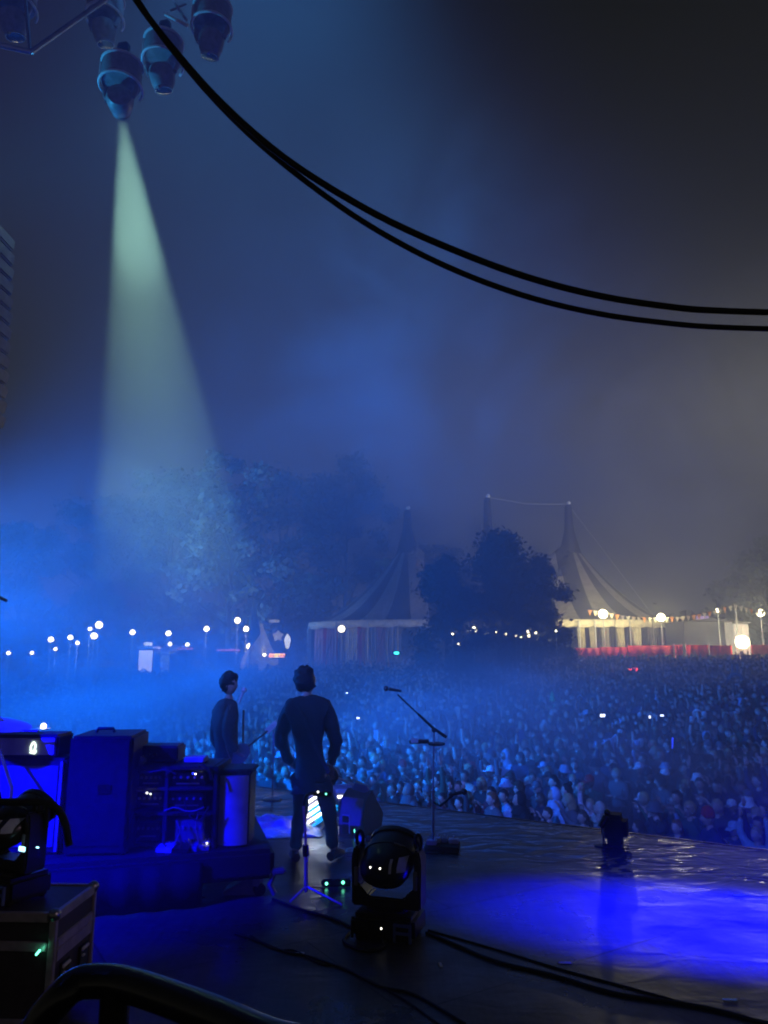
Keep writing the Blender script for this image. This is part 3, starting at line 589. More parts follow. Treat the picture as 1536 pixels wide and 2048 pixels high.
def person_meshes(J, sub=1, face=(0, 0, 0), curl=(.5, .5), fingers=5, jacket=1.0, coat_low=0.0, mats=None):
    """J: joint positions. Gives body, top, trousers and shoes meshes (shared by every copy)."""
    V = {k: Vector(v) for k, v in J.items()}
    V['hb'] = V['nec'].lerp(V['hd'], .45)
    r = dict(pel=(.12, .095), spi=(.10, .085), che=(.105, .085), nec=.056, hb=.052, shL=.050, shR=.050, elL=.040, elR=.042, wrL=.028, wrR=.028, hpL=.082, hpR=.082, knL=.056, knR=.056, anL=.040, anR=.040)
    links = SPINE + [('che', 'shL'), ('shL', 'elL'), ('elL', 'wrL'), ('che', 'shR'), ('shR', 'elR'), ('elR', 'wrR'), ('pel', 'hpL'), ('hpL', 'knL'), ('knL', 'anL'), ('pel', 'hpR'), ('hpR', 'knR'), ('knR', 'anR')]
    body = MB(); body.merge(skin_mesh('body', {k: (V[k], r[k]) for k in r}, links, 'pel', sub))
    add_head(body, V['hd'], head_rot(*face), 18 if sub > 1 else 12, 14 if sub > 1 else 9)
    for s, q in (('L', -1), ('R', 1)):
        d = V['wr' + s] - V['el' + s]; hd = V.get('hn' + s); d = (hd - V['wr' + s]) if hd is not None else d
        add_hand(body, V['wr' + s], d, q, curl[0 if s == 'L' else 1], 1.0, fingers, V.get('nm' + s))
    j = jacket; low = V['pel'] + Vector((0, 0, -.06 - coat_low)); V2 = dict(V); V2['low'] = low
    rt = dict(low=(.140 * j, .118 * j), pel=(.150 * j, .125 * j), spi=(.148 * j, .122 * j), che=(.158 * j, .128 * j), nc=(.084, .078), shL=.078 * j, shR=.078 * j, elL=.060 * j, elR=.060 * j, wrL=.044 * j, wrR=.044 * j)
    V2['nc'] = V['nec'] + (V['hd'] - V['nec']) * .22
    for s in 'LR': V2['wr' + s] = V['el' + s].lerp(V['wr' + s], .93)
    top = skin_mesh('top', {k: (V2[k], rt[k]) for k in rt}, [('low', 'pel'), ('pel', 'spi'), ('spi', 'che'), ('che', 'nc'), ('che', 'shL'), ('shL', 'elL'), ('elL', 'wrL'), ('che', 'shR'), ('shR', 'elR'), ('elR', 'wrR')], 'pel', sub)
    V3 = dict(V)
    for s in 'LR': V3['an' + s] = V['kn' + s].lerp(V['an' + s], .94)
    rl = dict(pel=(.15, .125), hpL=.100, hpR=.100, knL=.070, knR=.070, anL=.058, anR=.058)
    tro = skin_mesh('trousers', {k: (V3[k], rl[k]) for k in rl}, [('pel', 'hpL'), ('hpL', 'knL'), ('knL', 'anL'), ('pel', 'hpR'), ('hpR', 'knR'), ('knR', 'anR')], 'pel', sub)
    sh = MB()
    for s in 'LR':
        a = V['an' + s]; t = V.get('to' + s, a + Vector((0, -.16, 0))); d = (t - a); d.z = 0; d = d.normalized(); g = a.z - .07
        sh.tube([(a - d * .07) + Vector((0, 0, -a.z + g + .045)), a + Vector((0, 0, g - a.z + .055)), a + d * .09 + Vector((0, 0, g - a.z + .045)), a + d * .18 + Vector((0, 0, g - a.z + .03))], [.042, .050, .046, .026], 8)
    return body, top, tro, sh
def to_me(mb, name, m): return mb.mesh(name, m)
def hair_mesh(kind, c, rot, seed=1, seg=14):
    mb = MB(); c = Vector(c); rg = random.Random(seed)
    def rough(a):
        def fn(q, p):
            k = 1 + a * mnoise.noise(Vector((p.x * 3.1 + seed, p.y * 3.1, p.z * 3.1))) + a * .6 * mnoise.noise(Vector((p.x * 8 + seed, p.y * 8, p.z * 8)))
            if p.y < -.25 and p.z < .42: k *= .80
            return q * k
        return fn
    if kind == 'short': mb.ball(c + rot @ Vector((0, .012, .022)), (.088, .100, .112), seg, 10, rot, fn=rough(.10))
    elif kind == 'bushy': mb.ball(c + rot @ Vector((0, .014, .028)), (.112, .118, .128), 22, 16, rot, fn=rough(.20))
    elif kind == 'long':
        mb.ball(c + rot @ Vector((0, .014, .020)), (.092, .104, .114), seg, 10, rot, fn=rough(.10))
        mb.tube([c + rot @ Vector((0, .06, .03)), c + rot @ Vector((0, .085, -.10)), c + rot @ Vector((0, .085, -.24))], [.085, .085, .05], 10, flat=.55)
    elif kind == 'bun':
        mb.ball(c + rot @ Vector((0, .012, .018)), (.086, .099, .110), seg, 10, rot, fn=rough(.06)); mb.ball(c + rot @ Vector((0, .07, .12)), .045, 8, 6)
    elif kind == 'cap':
        mb.lathe([(.090, .0), (.094, .03), (.085, .08), (.05, .112), (.005, .122)], 14, c + rot @ Vector((0, .01, .028)), rot); mb.box(c + rot @ Vector((0, -.125, .035)), (.14, .11, .014), bev=.005) if rot is None else mb.add([c + rot @ (Vector((x, y, z))) for x, y, z in ((-.07, -.075, .042), (.07, -.075, .042), (.055, -.17, .022), (-.055, -.17, .022), (-.07, -.075, .030), (.07, -.075, .030), (.055, -.17, .012), (-.055, -.17, .012))], [(0, 1, 2, 3), (7, 6, 5, 4), (0, 4, 5, 1), (1, 5, 6, 2), (2, 6, 7, 3), (3, 7, 4, 0)])
    elif kind == 'bucket': mb.lathe([(.150, -.03), (.100, .03), (.092, .09), (.075, .115), (.004, .120)], 16, c + rot @ Vector((0, .008, .03)), rot)
    elif kind == 'beanie': mb.lathe([(.092, -.01), (.098, .02), (.096, .06), (.075, .12), (.03, .15), (.004, .155)], 14, c + rot @ Vector((0, .012, .02)), rot)
    elif kind == 'hood':
        mb.ball(c + rot @ Vector((0, .03, .012)), (.112, .115, .145), seg, 10, rot, fn=lambda q, p: q * (.86 if p.y < -.3 and abs(p.x) < .75 else 1.02)); mb.lathe([(.16, -.20), (.12, -.10), (.085, -.06)], 14, c + Vector((0, .03, 0)))
    elif kind == 'cone': mb.lathe([(.120, -.05), (.105, .05), (.085, .14), (.055, .26), (.006, .36)], 12, c + rot @ Vector((0, .02, .02)), rot)
    return mb

# ------------------------------------------------------------------ guitarist seen from behind, facing the crowd
GO = G(628, 1722); GY = GO.y
def lz(px, py, dy=0.0):                       # local point of the guitarist from a photo pixel
    p = P(px, py, GY + dy); return Vector((p.x - GO.x, dy, p.z))
def rel(px, py, org, dy=0.0):
    p = P(px, py, org.y + dy); return p - Vector(org)
guitarist = None
def build_player(name_label, org, J, face, hair, hseed, mats, curl=(.6, .6), coat_low=.06, jacket=1.05, rz=0):
    b, t, l, s = person_meshes(J, 2, face, curl, 6, jacket, coat_low)
    for me, am in ((t, .016), (l, .014)):                      # creases in the cloth
        for v in me.vertices:
            q = v.co; k = mnoise.noise(Vector((q.x * 7 + hseed, q.y * 7, q.z * 13))) + .7 * mnoise.noise(Vector((q.x * 17, q.y * 17 + hseed, q.z * 26))); v.co = q + v.normal * (am * k)
    o = b.build('person', mats['skin']); o.location = org; o.rotation_euler.z = rz; tag(o, name_label, 'person')
    for me, nm, k in ((t, 'jacket', 'top'), (l, 'trousers', 'legs')):
        me.materials.clear(); me.materials.append(mats[k]); me.shade_smooth(); c = bpy.data.objects.new(nm, me); C.objects.link(c); c.parent = o
    s.build('shoe', mats['shoe'], o)
    h = hair_mesh(hair, J['hd'], head_rot(*face), hseed); h.build('hair', mats['hair'], o, ang=180); return o
dark = dict(skin=M['skin'], top=M['coat'], legs=M['denim'], shoe=M['shoe'], hair=M['hair'])
J = dict(pel=lz(622, 1548), spi=lz(618, 1490), che=lz(615, 1432, -.01), nec=lz(613, 1395, .02), hd=lz(614, 1362, .05),
         shL=lz(578, 1416), elL=lz(560, 1482, .06), wrL=lz(583, 1532, .26), hnL=lz(598, 1540, .34), shR=lz(652, 1414), elR=lz(672, 1480, .05), wrR=lz(664, 1532, .20), hnR=lz(660, 1552, .24),
         hpL=lz(603, 1568), hpR=lz(645, 1568), knL=lz(598, 1640, .03), knR=lz(660, 1640, .06), anL=lz(590, 1706, -.02), anR=lz(668, 1704, .02), toL=lz(584, 1716, .16), toR=lz(684, 1712, .16))
build_player('dark haired guitarist in a dark jacket, standing legs apart with his back to the camera', Vector((GO.x, GO.y, 0)), J, (math.pi - .75, -.25, 0), 'bushy', 5, dark, (.9, .9), -.02, 1.16)
gt = thing('guitar', 'electric guitar held low in front of the dark jacketed guitarist', 'guitar', Vector((GO.x, GO.y, 0)) + lz(632, 1540, .27))
prof = []
for i in range(28):
    a = 2 * math.pi * i / 28; r_ = .16 + .045 * math.cos(2 * a) - .03 * math.exp(-((math.sin(a) - 1) / .3) ** 2) * 1.0; prof.append((r_ * 1.15 * math.cos(a), r_ * .92 * math.sin(a)))
def tilt(mb): return mb.xform(Matrix.Rotation(R(22), 4, 'Y'))
m = MB(); m.prism(prof, .05); tilt(m).build('body', M['wood'], gt); m = MB(); m.tube([(.1, 0, .01), (.40, 0, .01)], .021, 8, flat=.6); tilt(m).build('neck', M['bright'], gt)
m = MB(); m.prism([(.40, -.03), (.52, -.02), (.56, .02), (.52, .05), (.40, .035)], .02); hs = tilt(m).build('headstock', M['blue_case'], gt)  # headstock coloured blue to draw the stage light's highlight on it
m = MB()
for k in range(6): m.ball((.42 + .02 * k, 0, .055), .009, 6, 5)
tilt(m).build('tuning_pegs', M['chrome'], hs)
m = MB(); m.tube([(x, -.025 - .01, z) for x, z in ((-.13, -.02), (-.10, -.02), (-.06, -.02))], .006, 5); tilt(m).build('bridge', M['chrome'], gt)
o_ = Vector((GO.x, GO.y, 0))
st = MB(); st.tube([J['shL'] + Vector((.04, -.03, .09)) , J['che'] + Vector((-.02, -.15, .02)), J['spi'] + Vector((.07, -.145, 0)), J['pel'] + Vector((.17, -.04, .02)), lz(655, 1535, .25)], .022, 6, flat=.25)
tag(st.build('guitar_strap', M['tolex'], loc=o_), 'guitar strap across the back of the dark jacketed guitarist', 'strap')

# bassist further back, facing right
BO = G(450, 1690); BO = Vector((P(450, 1500, 8.9).x, 8.9, 0))
def bz(px, py, dy=0.0): p = P(px, py, BO.y + dy); return Vector((p.x - BO.x, dy, p.z))
JB = dict(pel=bz(454, 1542), spi=bz(452, 1492), che=bz(455, 1436), nec=bz(457, 1402), hd=bz(460, 1369), shL=bz(436, 1424, .10), elL=bz(430, 1482, .14), wrL=bz(462, 1518, .16), hnL=bz(472, 1522, .20),
          shR=bz(462, 1424, -.13), elR=bz(455, 1478, -.20), wrR=bz(476, 1506, -.16), hnR=bz(486, 1512, -.10), hpL=bz(446, 1562, .08), hpR=bz(462, 1562, -.08), knL=bz(444, 1625, .08), knR=bz(468, 1625, -.08), anL=Vector((-.08, .08, .075)), anR=Vector((.08, -.10, .075)), toL=Vector((.1, .12, 0)), toR=Vector((.26, -.08, 0)))
pale = dict(skin=M['skin'], top=M['grey_shirt'], legs=M['denim'], shoe=M['shoe'], hair=M['hair'])
build_player('musician in a grey shirt with a pale strap, facing right at a microphone', BO, JB, (R(72), .12, 0), 'bushy', 9, pale, (.9, .9), .0, 1.14)
gt2 = thing('bass_guitar', 'bass guitar slung on the grey shirted musician, neck pointing up right', 'guitar', BO + bz(462, 1520, -.10))
m = MB(); m.prism([(x * 1.05, y) for x, y in prof], .045); m.xform(Matrix.Rotation(R(-38), 4, 'Y')).build('body', M['grille'], gt2)
m = MB(); m.tube([(.1, 0, 0), (.52, 0, 0)], .02, 8, flat=.6); m.xform(Matrix.Rotation(R(-38), 4, 'Y')).build('neck', M['wood'], gt2)
m = MB(); m.prism([(.50, -.03), (.64, -.02), (.66, .04), (.50, .035)], .02); m.xform(Matrix.Rotation(R(-38), 4, 'Y')).build('headstock', M['bright'], gt2)
st = MB(); st.tube([JB['shR'] + Vector((.0, -.03, .08)), JB['che'] + Vector((.045, -.15, -.02)), JB['spi'] + Vector((.03, -.15, .02)), JB['pel'] + Vector((.1, -.14, .05))], .024, 6, flat=.25)
tag(st.build('bass_strap', M['panel'], loc=BO), 'pale strap down the chest of the grey shirted musician', 'strap')
# ------------------------------------------------------------------ microphone stands
def mic(parent, name, p, d, r=.026, col='plastic'):
    d = Vector(d).normalized(); p = Vector(p); m = MB(); m.tube([p - d * .16, p - d * .03], [.011, .018], 8); m.ball(p, r, 10, 8); return m.build(name, M[col], parent)
b0 = G(866, 1702); stand = thing('microphone_stand', 'tall microphone stand with a long boom pointing up left and a small tray', 'stand', b0)
r = lambda x, y, dy=0: rel(x, y, b0, dy)
m = MB(); m.lathe([(.13, 0), (.13, .012), (.03, .03), (.016, .05)], 20); m.build('base', M['black'], stand)
m = MB(); m.tube([(0, 0, .03), r(866, 1580)], .015, 8); m.tube([r(866, 1580), r(868, 1464)], .010, 8); m.ball(r(866, 1582), .022, 8, 6); m.build('pole', M['panel'], stand)
m = MB(); m.tube([r(893, 1475, -.02), r(866, 1456), r(836, 1428, .03)], [.016, .015, .012], 8); m.tube([r(836, 1428, .03), r(795, 1389, .06)], .008, 8); m.ball(r(868, 1460), .026, 8, 6); m.build('boom', M['black'], stand)
mic(stand, 'microphone', r(772, 1377, .08), r(772, 1377, .08) - r(800, 1382, .08), .027)
m = MB(); m.lathe([(.075, -.012), (.085, -.008), (.085, .012), (.07, .012)], 18, r(873, 1488), cap=True); m.build('cup_tray', M['black'], stand)
m = MB(); m.box(r(838, 1483), (.20, .09, .035), bev=.008); tr_ = m.build('side_tray', M['plastic'], stand); m = MB(); m.box(r(829, 1481, -.05), (.075, .012, .045), bev=.004); m.build('clip', M['sheet'], tr_)
m = MB(); m.tube([r(866, 1604), r(880, 1612, -.05), r(912, 1585, -.06)], .012, 8); m.build('lower_arm', M['black'], stand)
mic(stand, 'lower_microphone', r(929, 1584, -.06), (1, 0, .18), .030)

b1 = G(612, 1800); s1 = thing('microphone_stand', 'short silver stand with tripod feet, bent to the right at its top, behind the riser', 'stand', b1); r1 = lambda x, y, dy=0: rel(x, y, b1, dy)
m = MB(); m.tube([(0, 0, .06), r1(612, 1690)], .016, 10); m.tube([r1(612, 1690), r1(607, 1612)], .011, 10); m.build('pole', M['stand_violet_lit'], s1)
m = MB(); m.tube([r1(612, 1712), r1(611, 1690)], .026, 10); m.build('clutch', M['plastic'], s1)
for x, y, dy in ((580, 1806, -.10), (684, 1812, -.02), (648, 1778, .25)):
    m = MB(); m.tube([(0, 0, .10), (G(x, y) - b1) + Vector((0, 0, .008))], .009, 6); m.build('leg', M['stand_violet_lit'], s1)
m = MB(); m.tube(smooth_path([r1(607, 1612), r1(611, 1594, .02), r1(625, 1586, .05), r1(662, 1588, .12)], 5), .013, 8); m.build('boom', M['plastic'], s1)
m = MB(); m.box(r1(645, 1588, .06), (.15, .03, .035), bev=.006); bx = m.build('clip_box', M['plastic'], s1)
for x, y, k in ((636, 1584, 'white_led'), (652, 1588, 'green_led')): m = MB(); m.ball(r1(x, y, .04), .0075, 6, 5); m.build('led', M[k], bx)

b2 = Vector((P(488, 1520, 8.95).x, 8.95, 0)); s2 = thing('microphone_stand', 'microphone stand in front of the grey shirted musician, its microphone lit cyan', 'stand', b2); r2 = lambda x, y, dy=0: rel(x, y, b2, dy)
m = MB(); m.lathe([(.13, 0), (.13, .012), (.02, .03)], 16); m.build('base', M['chrome'], s2); m = MB(); m.tube([(0, 0, .03), r2(487, 1420)], .014, 8); m.build('pole', M['chrome'], s2)
mic(s2, 'microphone', r2(488, 1380), (.35, 0, .9), .034, 'bright')
b3 = Vector((P(547, 1520, 10.3).x, 10.3, 0)); s3 = thing('microphone_stand', 'thin straight stand between the grey shirted musician and the guitarist', 'stand', b3); r3 = lambda x, y, dy=0: rel(x, y, b3, dy)
m = MB(); m.lathe([(.12, 0), (.12, .012), (.02, .03)], 16); m.build('base', M['steel'], s3); m = MB(); m.tube([(0, 0, .03), r3(547, 1462)], .012, 8); m.build('pole', M['chrome'], s3)

# boom tip reaching in from the left
b4 = Vector((P(-60, 1300, 6.3).x, 6.3, 0)); s4 = thing('boom_stand', 'end of a dark overhead boom poking in at the left edge', 'stand', b4)
m = MB(); m.tube([(0, 0, 0), (0, 0, 2.35)], .014, 8); m.build('pole', M['black'], s4); m = MB(); m.tube([rel(-80, 1158, b4), rel(14, 1202, b4)], .014, 8); m.build('boom', M['chrome'], s4)

# ------------------------------------------------------------------ riser and backline
RH = .37
ra, rb2 = G(150, 1835), G(540, 1800); rd = (rb2 - ra).normalized(); rn = Vector((-rd.y, rd.x, 0)); rot = math.atan2(rd.y, rd.x)
ra = ra - rd * 1.2; L = (rb2 - ra).length
riser = thing('stage_riser', 'dark wheeled riser carrying the amplifiers', 'riser', ra, rot)
m = MB(); m.box((L / 2, .75, RH - .11), (L + .06, 1.5, .22), bev=.035); m.build('deck', M['tolex'], riser)
m = MB(); n = 60; vv = []; ff = []
for i in range(n + 1):
    x = L * .80 * i / n; y = -.022 + .004 * math.sin(i * 1.1); vv += [(x, y, RH - .05), (x, y - .008 - .012 * math.sin(i * .9), .006)]
for i in range(n): ff.append((2 * i, 2 * i + 2, 2 * i + 3, 2 * i + 1))
m.add(vv, ff); o = m.build('skirt', M['matt'], riser); o.modifiers.new('thick', 'SOLIDIFY').thickness = .012
for x, y in ((L - .10, .12), (L - .10, 1.38), (.2, 1.38)):
    m = MB(); m.box((x, y, .125), (.06, .06, .09), bev=.01); m.tube([(x, y, .1), (x + .02, y, .06)], .02, 8); k = m.build('leg', M['steel'], riser)
    m = MB(); m.lathe([(.02, -.02), (.048, -.018), (.048, .018), (.02, .02)], 14, (x + .03, y, .05), Matrix.Rotation(R(90), 3, 'X')); m.build('caster', M['rubber'], k)
m = MB(); m.box((L + .06, .04, .20), (.12, .09, .05), bev=.015); m.tube([(L + .04, .04, .2), (L + .0, .04, .1), (L + .04, .04, .03)], .022, 8); m.build('corner_latch', M['panel'], riser)
m = MB(); m.prism([(-.16, 0), (.13, 0), (.13, .10), (.02, .12), (-.16, .02)], .2); tag(m.build('small_wedge', M['panel'], loc=G(478, 1803) + Vector((0, .25, 0)), smooth=False), 'small grey wedge under the right end of the riser', 'wedge')


def face_box(px0, px1, pyt, pyb, depth, z0, Y=None):
    """world box whose front (-Y) face spans those photo pixels, standing on level z0"""
    a = G(px0, pyb, z0) if Y is None else P(px0, pyb, Y); y = a.y; b = P(px1, pyb, y); top = P(px0, pyt, y).z
    return Vector(((a.x + b.x) / 2, y + depth / 2, z0)), b.x - a.x, top - z0
c, w, h = face_box(-52, 117, 1516, 1711, .42, RH)
cab = thing('speaker_cabinet', 'speaker cabinet with a blue lit grille front under the emblem amplifier', 'speaker', c)
m = MB(); m.box((0, 0, h / 2), (w, .42, h - .004), bev=.02); m.build('body', M['tolex'], cab)
m = MB(); m.box((0, -.213, h / 2), (w * .86, .014, h * .84), bev=.006); m.build('grille', M['panel'], cab)
for x in (-w * .46, w * .46): m = MB(); m.box((x, -.214, h * .5), (w * .035, .016, h * .93), bev=.005); m.build('edge_trim', M['bright'], cab)
c2, w2, h2 = face_box(-48, 114, 1470, 1514, .30, c.z + h, Y=c.y - .21)
amp = thing('amplifier_head', 'blue lit amplifier with a glowing emblem on its front panel', 'amplifier', (c2.x, c2.y, c.z + h)); h2 = P(40, 1470, c.y - .21).z - c.z - h
m = MB(); m.box((0, 0, h2 / 2 + .002), (w2, .30, h2), bev=.015); m.build('body', M['tolex'], amp)
m = MB(); m.box((0, -.152, h2 / 2), (w2 * .92, .012, h2 * .74), bev=.005); fp_ = m.build('front_panel', M['bright'], amp)
ex = P(66, 1497, c2.y - .16).x - c2.x; u = .0042; m = MB()
loop = [(-3.6, -8), (-4.2, -2), (-3.2, 3), (-.6, 7.5), (1.6, 7.5), (4.2, 3.5), (4.6, -1), (3.2, -4)]
m.tube(smooth_path([(ex + x * u, -.163, h2 / 2 + y * u) for x, y in loop], 4), .0062, 6); m.tube([(ex - 5 * u, -.163, h2 / 2 - 10.5 * u), (ex + 4.5 * u, -.163, h2 / 2 - 12.5 * u)], .006, 6)
m.ball((ex + 5.6 * u, -.163, h2 / 2 - 8.5 * u), (.007, .004, .013), 8, 6); m.ball((ex + 1.5 * u, -.163, h2 / 2 - 8 * u), (.011, .004, .010), 8, 6); m.build('emblem', M['emblem'], fp_)
c, w, h = face_box(121, 248, 1471, 1711, .55, RH)
dc = thing('speaker_cabinet', 'tall dark cabinet right of the blue lit amplifier stack', 'speaker', (c.x, c.y - .03, RH), R(5))
m = MB(); m.box((0, 0, h / 2), (w * .995, .55, h - .004), bev=.02); m.build('body', M['black_ply'], dc)
m = MB(); m.box((0, -.278, h * .52), (w * .90, .012, h * .88), bev=.004); m.build('back_panel', M['black_ply'], dc)
m = MB(); m.box((w * .1, -.288, h * .55), (.10, .012, .07), bev=.004); m.build('socket_plate', M['black'], dc)
m = MB(); m.tube([(-w * .25, 0, h), (-w * .22, 0, h + .03), (w * .02, 0, h + .03), (w * .05, 0, h)], .014, 6); m.build('handle', M['rubber'], dc)
# rack of gear with cables
c, w, h = face_box(251, 431, 1532, 1700, .50, RH)
rk = thing('equipment_rack', 'dark cluttered rack of gear and cables between the tall cabinet and the rounded one', 'rack', c); RK = c.copy(); RW, RHt = w, h
fr = MB()
for x in (-w / 2 + .02, w / 2 - .02, -w * .08): fr.box((x, 0, h / 2), (.035, .50, h - .01), bev=.006)
for z in (.03, h * .42, h * .72, h - .02): fr.box((0, .003, z), (w - .085, .49, .03), bev=.006)
fr.build('frame', M['tolex'], rk)
m = MB(); m.box((0, .235, h / 2), (w - .08, .02, h - .08)); m.build('back_board', M['matt'], rk)
for x, z, ww, hh, k in ((.10, h * .82, w * .44, .13, 'black'), (.10, h * .56, w * .44, .14, 'plastic'), (.13, h * .2, w * .36, .20, 'grille'), (-w * .28, h * .57, w * .33, .12, 'black'), (-w * .28, h * .2, w * .3, .16, 'plastic'), (-w * .28, h * .82, w * .3, .12, 'plastic')):
    m = MB(); m.box((x, -.02, z), (ww * .92, .36, hh), bev=.01); un = m.build('rack_unit', M[k], rk); 
    for q in range(5): m = MB(); m.lathe([(.012, 0), (.010, .016), (.002, .017)], 8, (x - ww * .36 + ww * .18 * q, -.20, z + hh * .15), Matrix.Rotation(R(90), 3, 'X')); m.build('knob', M['panel'], un)
    if k != 'grille':
        m = MB(); m.box((x, -.203, z - hh * .22), (ww * .6, .006, .012)); m.build('faceplate', M['steel'], un)
def on(px, py, dy=-.30): return P(px, py, RK.y - .25 + dy) - RK
for px, py, k, rr in ((294, 1586, 'white_led', .008), (301, 1588, 'white_led', .006), (386, 1547, 'blue_led', .010), (391, 1548, 'white_led', .007), (253, 1607, 'blue_led', .007), (252, 1555, 'blue_led', .006)):
    m = MB(); m.ball(on(px, py, -.03), rr, 6, 5); m.build('led', M[k], rk)
for pts, r_ in (([(328, 1622), (350, 1615), (372, 1622), (392, 1621), (408, 1614)], .006), ([(330, 1622), (326, 1650), (330, 1668), (328, 1690)], .007), ([(262, 1560), (258, 1600), (268, 1640), (262, 1668)], .012), ([(398, 1532), (404, 1530), (418, 1540), (424, 1560)], .012), ([(270, 1535), (290, 1545), (330, 1540), (352, 1548)], .008), ([(368, 1600), (380, 1632), (400, 1640), (418, 1612)], .007), ([(412, 1628), (406, 1650), (410, 1672)], .007), ([(352, 1640), (360, 1662), (348, 1690)], .006), ([(396, 1628), (392, 1650), (398, 1690)], .006)):
    m = MB(); m.tube(smooth_path([on(x, y, -.04 - .01 * i) for i, (x, y) in enumerate(pts)], 6), r_, 6); m.build('cable', M['tolex'] if r_ > .0065 else M['panel'], rk)
top = RK.z + RHt
q = P(312, 1529, RK.y + .05); a_ = P(262, 1529, q.y); b_ = P(363, 1529, q.y); zt = P(312, 1489, q.y).z
ah = thing('amplifier_head', 'small dark amplifier on top of the cluttered rack', 'amplifier', (q.x, q.y, top)); hh = zt - top
m = MB(); m.box((0, 0, hh / 2 + .002), (b_.x - a_.x, .26, hh), bev=.014); m.build('body', M['tolex'], ah)
m = MB(); m.box((0, -.133, hh * .52), ((b_.x - a_.x) * .9, .01, hh * .74), bev=.004); m.build('front_panel', M['black'], ah)
for k in range(4): m = MB(); m.ball((-.05 + .03 * k, -.142, hh * (.4 + .12 * (k % 2))), .010, 6, 5); m.build('knob', M['panel'], ah)
a_, b_ = P(373, 1533, RK.y + .02), P(414, 1533, RK.y + .02); hh = P(390, 1513, RK.y).z - top
bc = thing('effects_box', 'small bright blue box on the right of the rack top', 'box', ((a_.x + b_.x) / 2, RK.y, top)); m = MB(); m.box((0, 0, hh / 2 + .002), (b_.x - a_.x, .16, hh), bev=.006); m.build('body', M['bright'], bc)
m = MB(); m.box((.055, -.085, hh * .55), (.05, .01, hh * .9), bev=.004); m.build('side_panel', M['white'], bc)
a_ = P(258, 1532, RK.y - .1); mx_ = thing('small_mixer', 'tiny mixer with a bright light on the left of the rack top', 'mixer', (a_.x + .04, RK.y - .12, top))
m = MB(); m.box((0, 0, .022), (.20, .15, .04), rx=R(8), bev=.006); m.build('body', M['panel'], mx_)
for i in range(5):
    for j in range(2): m = MB(); m.lathe([(.008, 0), (.007, .018)], 8, (-.07 + .035 * i, -.03 + .06 * j, .045)); m.build('knob', M['bright'], mx_)
m = MB(); m.ball((.02, .0, .06), (.014, .010, .008), 8, 6); m.build('led', M['white_led'], mx_)
# rounded bright cabinet
c, w, h = face_box(430, 496, 1546, 1694, .30, RH)
rc = thing('speaker_cabinet', 'slim cabinet with a smooth bright blue lit front at the right end of the riser', 'speaker', c)
m = MB(); m.box((0, 0, h / 2), (w, .30, h - .006), bev=.012); m.build('body', M['tolex'], rc)
pr = []
for i in range(13): t_ = -1 + 2 * i / 12; pr.append((t_ * w * .46, .05 * (1 - t_ * t_)))
m = MB(); m.prism(pr, h * .93, (0, -.15, h * .50), (1, 0, 0), (0, -1, 0)); m.build('curved_front', M['bright'], rc)
m = MB(); m.box((-.06, .02, h + .012), (w * 1.6, .34, .03), bev=.01); m.build('top_board', M['tolex'], rc)
# pedals in front on the riser
for i, (px, py, w_, k, lb) in enumerate(((334, 1702, .13, 'bright', 'pedal with upright metal knobs on the riser, leftmost of the row'), (362, 1703, .15, 'plastic', 'low dark pedal in the middle of the row on the riser'), (384, 1700, .10, 'blue_case', 'blue pedal on the riser beside the green topped one'), (404, 1698, .12, 'panel', 'pedal at the right end of the row, with a pink light'))):
    p = G(px, py, RH); t = thing('effects_pedal', lb, 'pedal', (p.x, p.y, RH), .1 * i - .2, group='effects pedals on the riser')
    m = MB(); m.prism([(-.06, 0), (.06, 0), (.06, .055), (-.06, .03)], w_, (0, 0, .002), (0, 1, 0)); m.build('body', M[k], t)
    for q in range(4): m = MB(); m.lathe([(.009, .04), (.008, .075)], 8, (-w_ * .36 + w_ * .24 * q, .035, 0)); m.build('knob', M['chrome'], t)
    m = MB(); m.lathe([(.012, .02), (.012, .052)], 10, (0, -.03, 0)); m.build('foot_switch', M['chrome'], t)
    if i == 3: m = MB(); m.ball((.04, -.03, .05), .007, 6, 5); m.build('led', M['white_led'], t)
p = G(398, 1690, RH); t = thing('set_list_card', 'pale green card leaning behind the pedals on the riser', 'card', p); m = MB(); m.box((0, .05, .055), (.10, .006, .10), rx=R(-20)); m.build('card', M['sheet'], t, smooth=False); m = MB(); m.box((0, .085, .03), (.02, .05, .06), bev=.004); m.build('prop', M['black'], t)
# cymbal on its stand at the left edge
cb = Vector((P(22, 1600, 5.75).x, 5.75, RH)); cs = thing('cymbal', 'thin cymbal edge lit cyan at the left edge, above the amplifier', 'cymbal', cb)
ct = P(-14, 1447, 6.0) - cb
m = MB(); m.tube([(0, 0, 0), (0, 0, .55), ct + Vector((0, 0, -.03))], .012, 8); m.build('stand', M['chrome'], cs)
rm = Matrix.Rotation(R(9), 3, 'Y') @ Matrix.Rotation(R(3), 3, 'X'); m = MB(); m.lathe([(.012, .055), (.05, .05), (.07, .026), (.20, .012), (.285, -.004), (.285, -.007), (.2, .006), (.06, .02)], 32, ct, rm, cap=False); m.build('plate', M['bright'], cs)
m = MB(); m.tube([ct + Vector((-.3, -.05, -.045)), ct + Vector((.38, -.05, -.05))], .010, 6); m.build('arm', M['chrome'], cs)

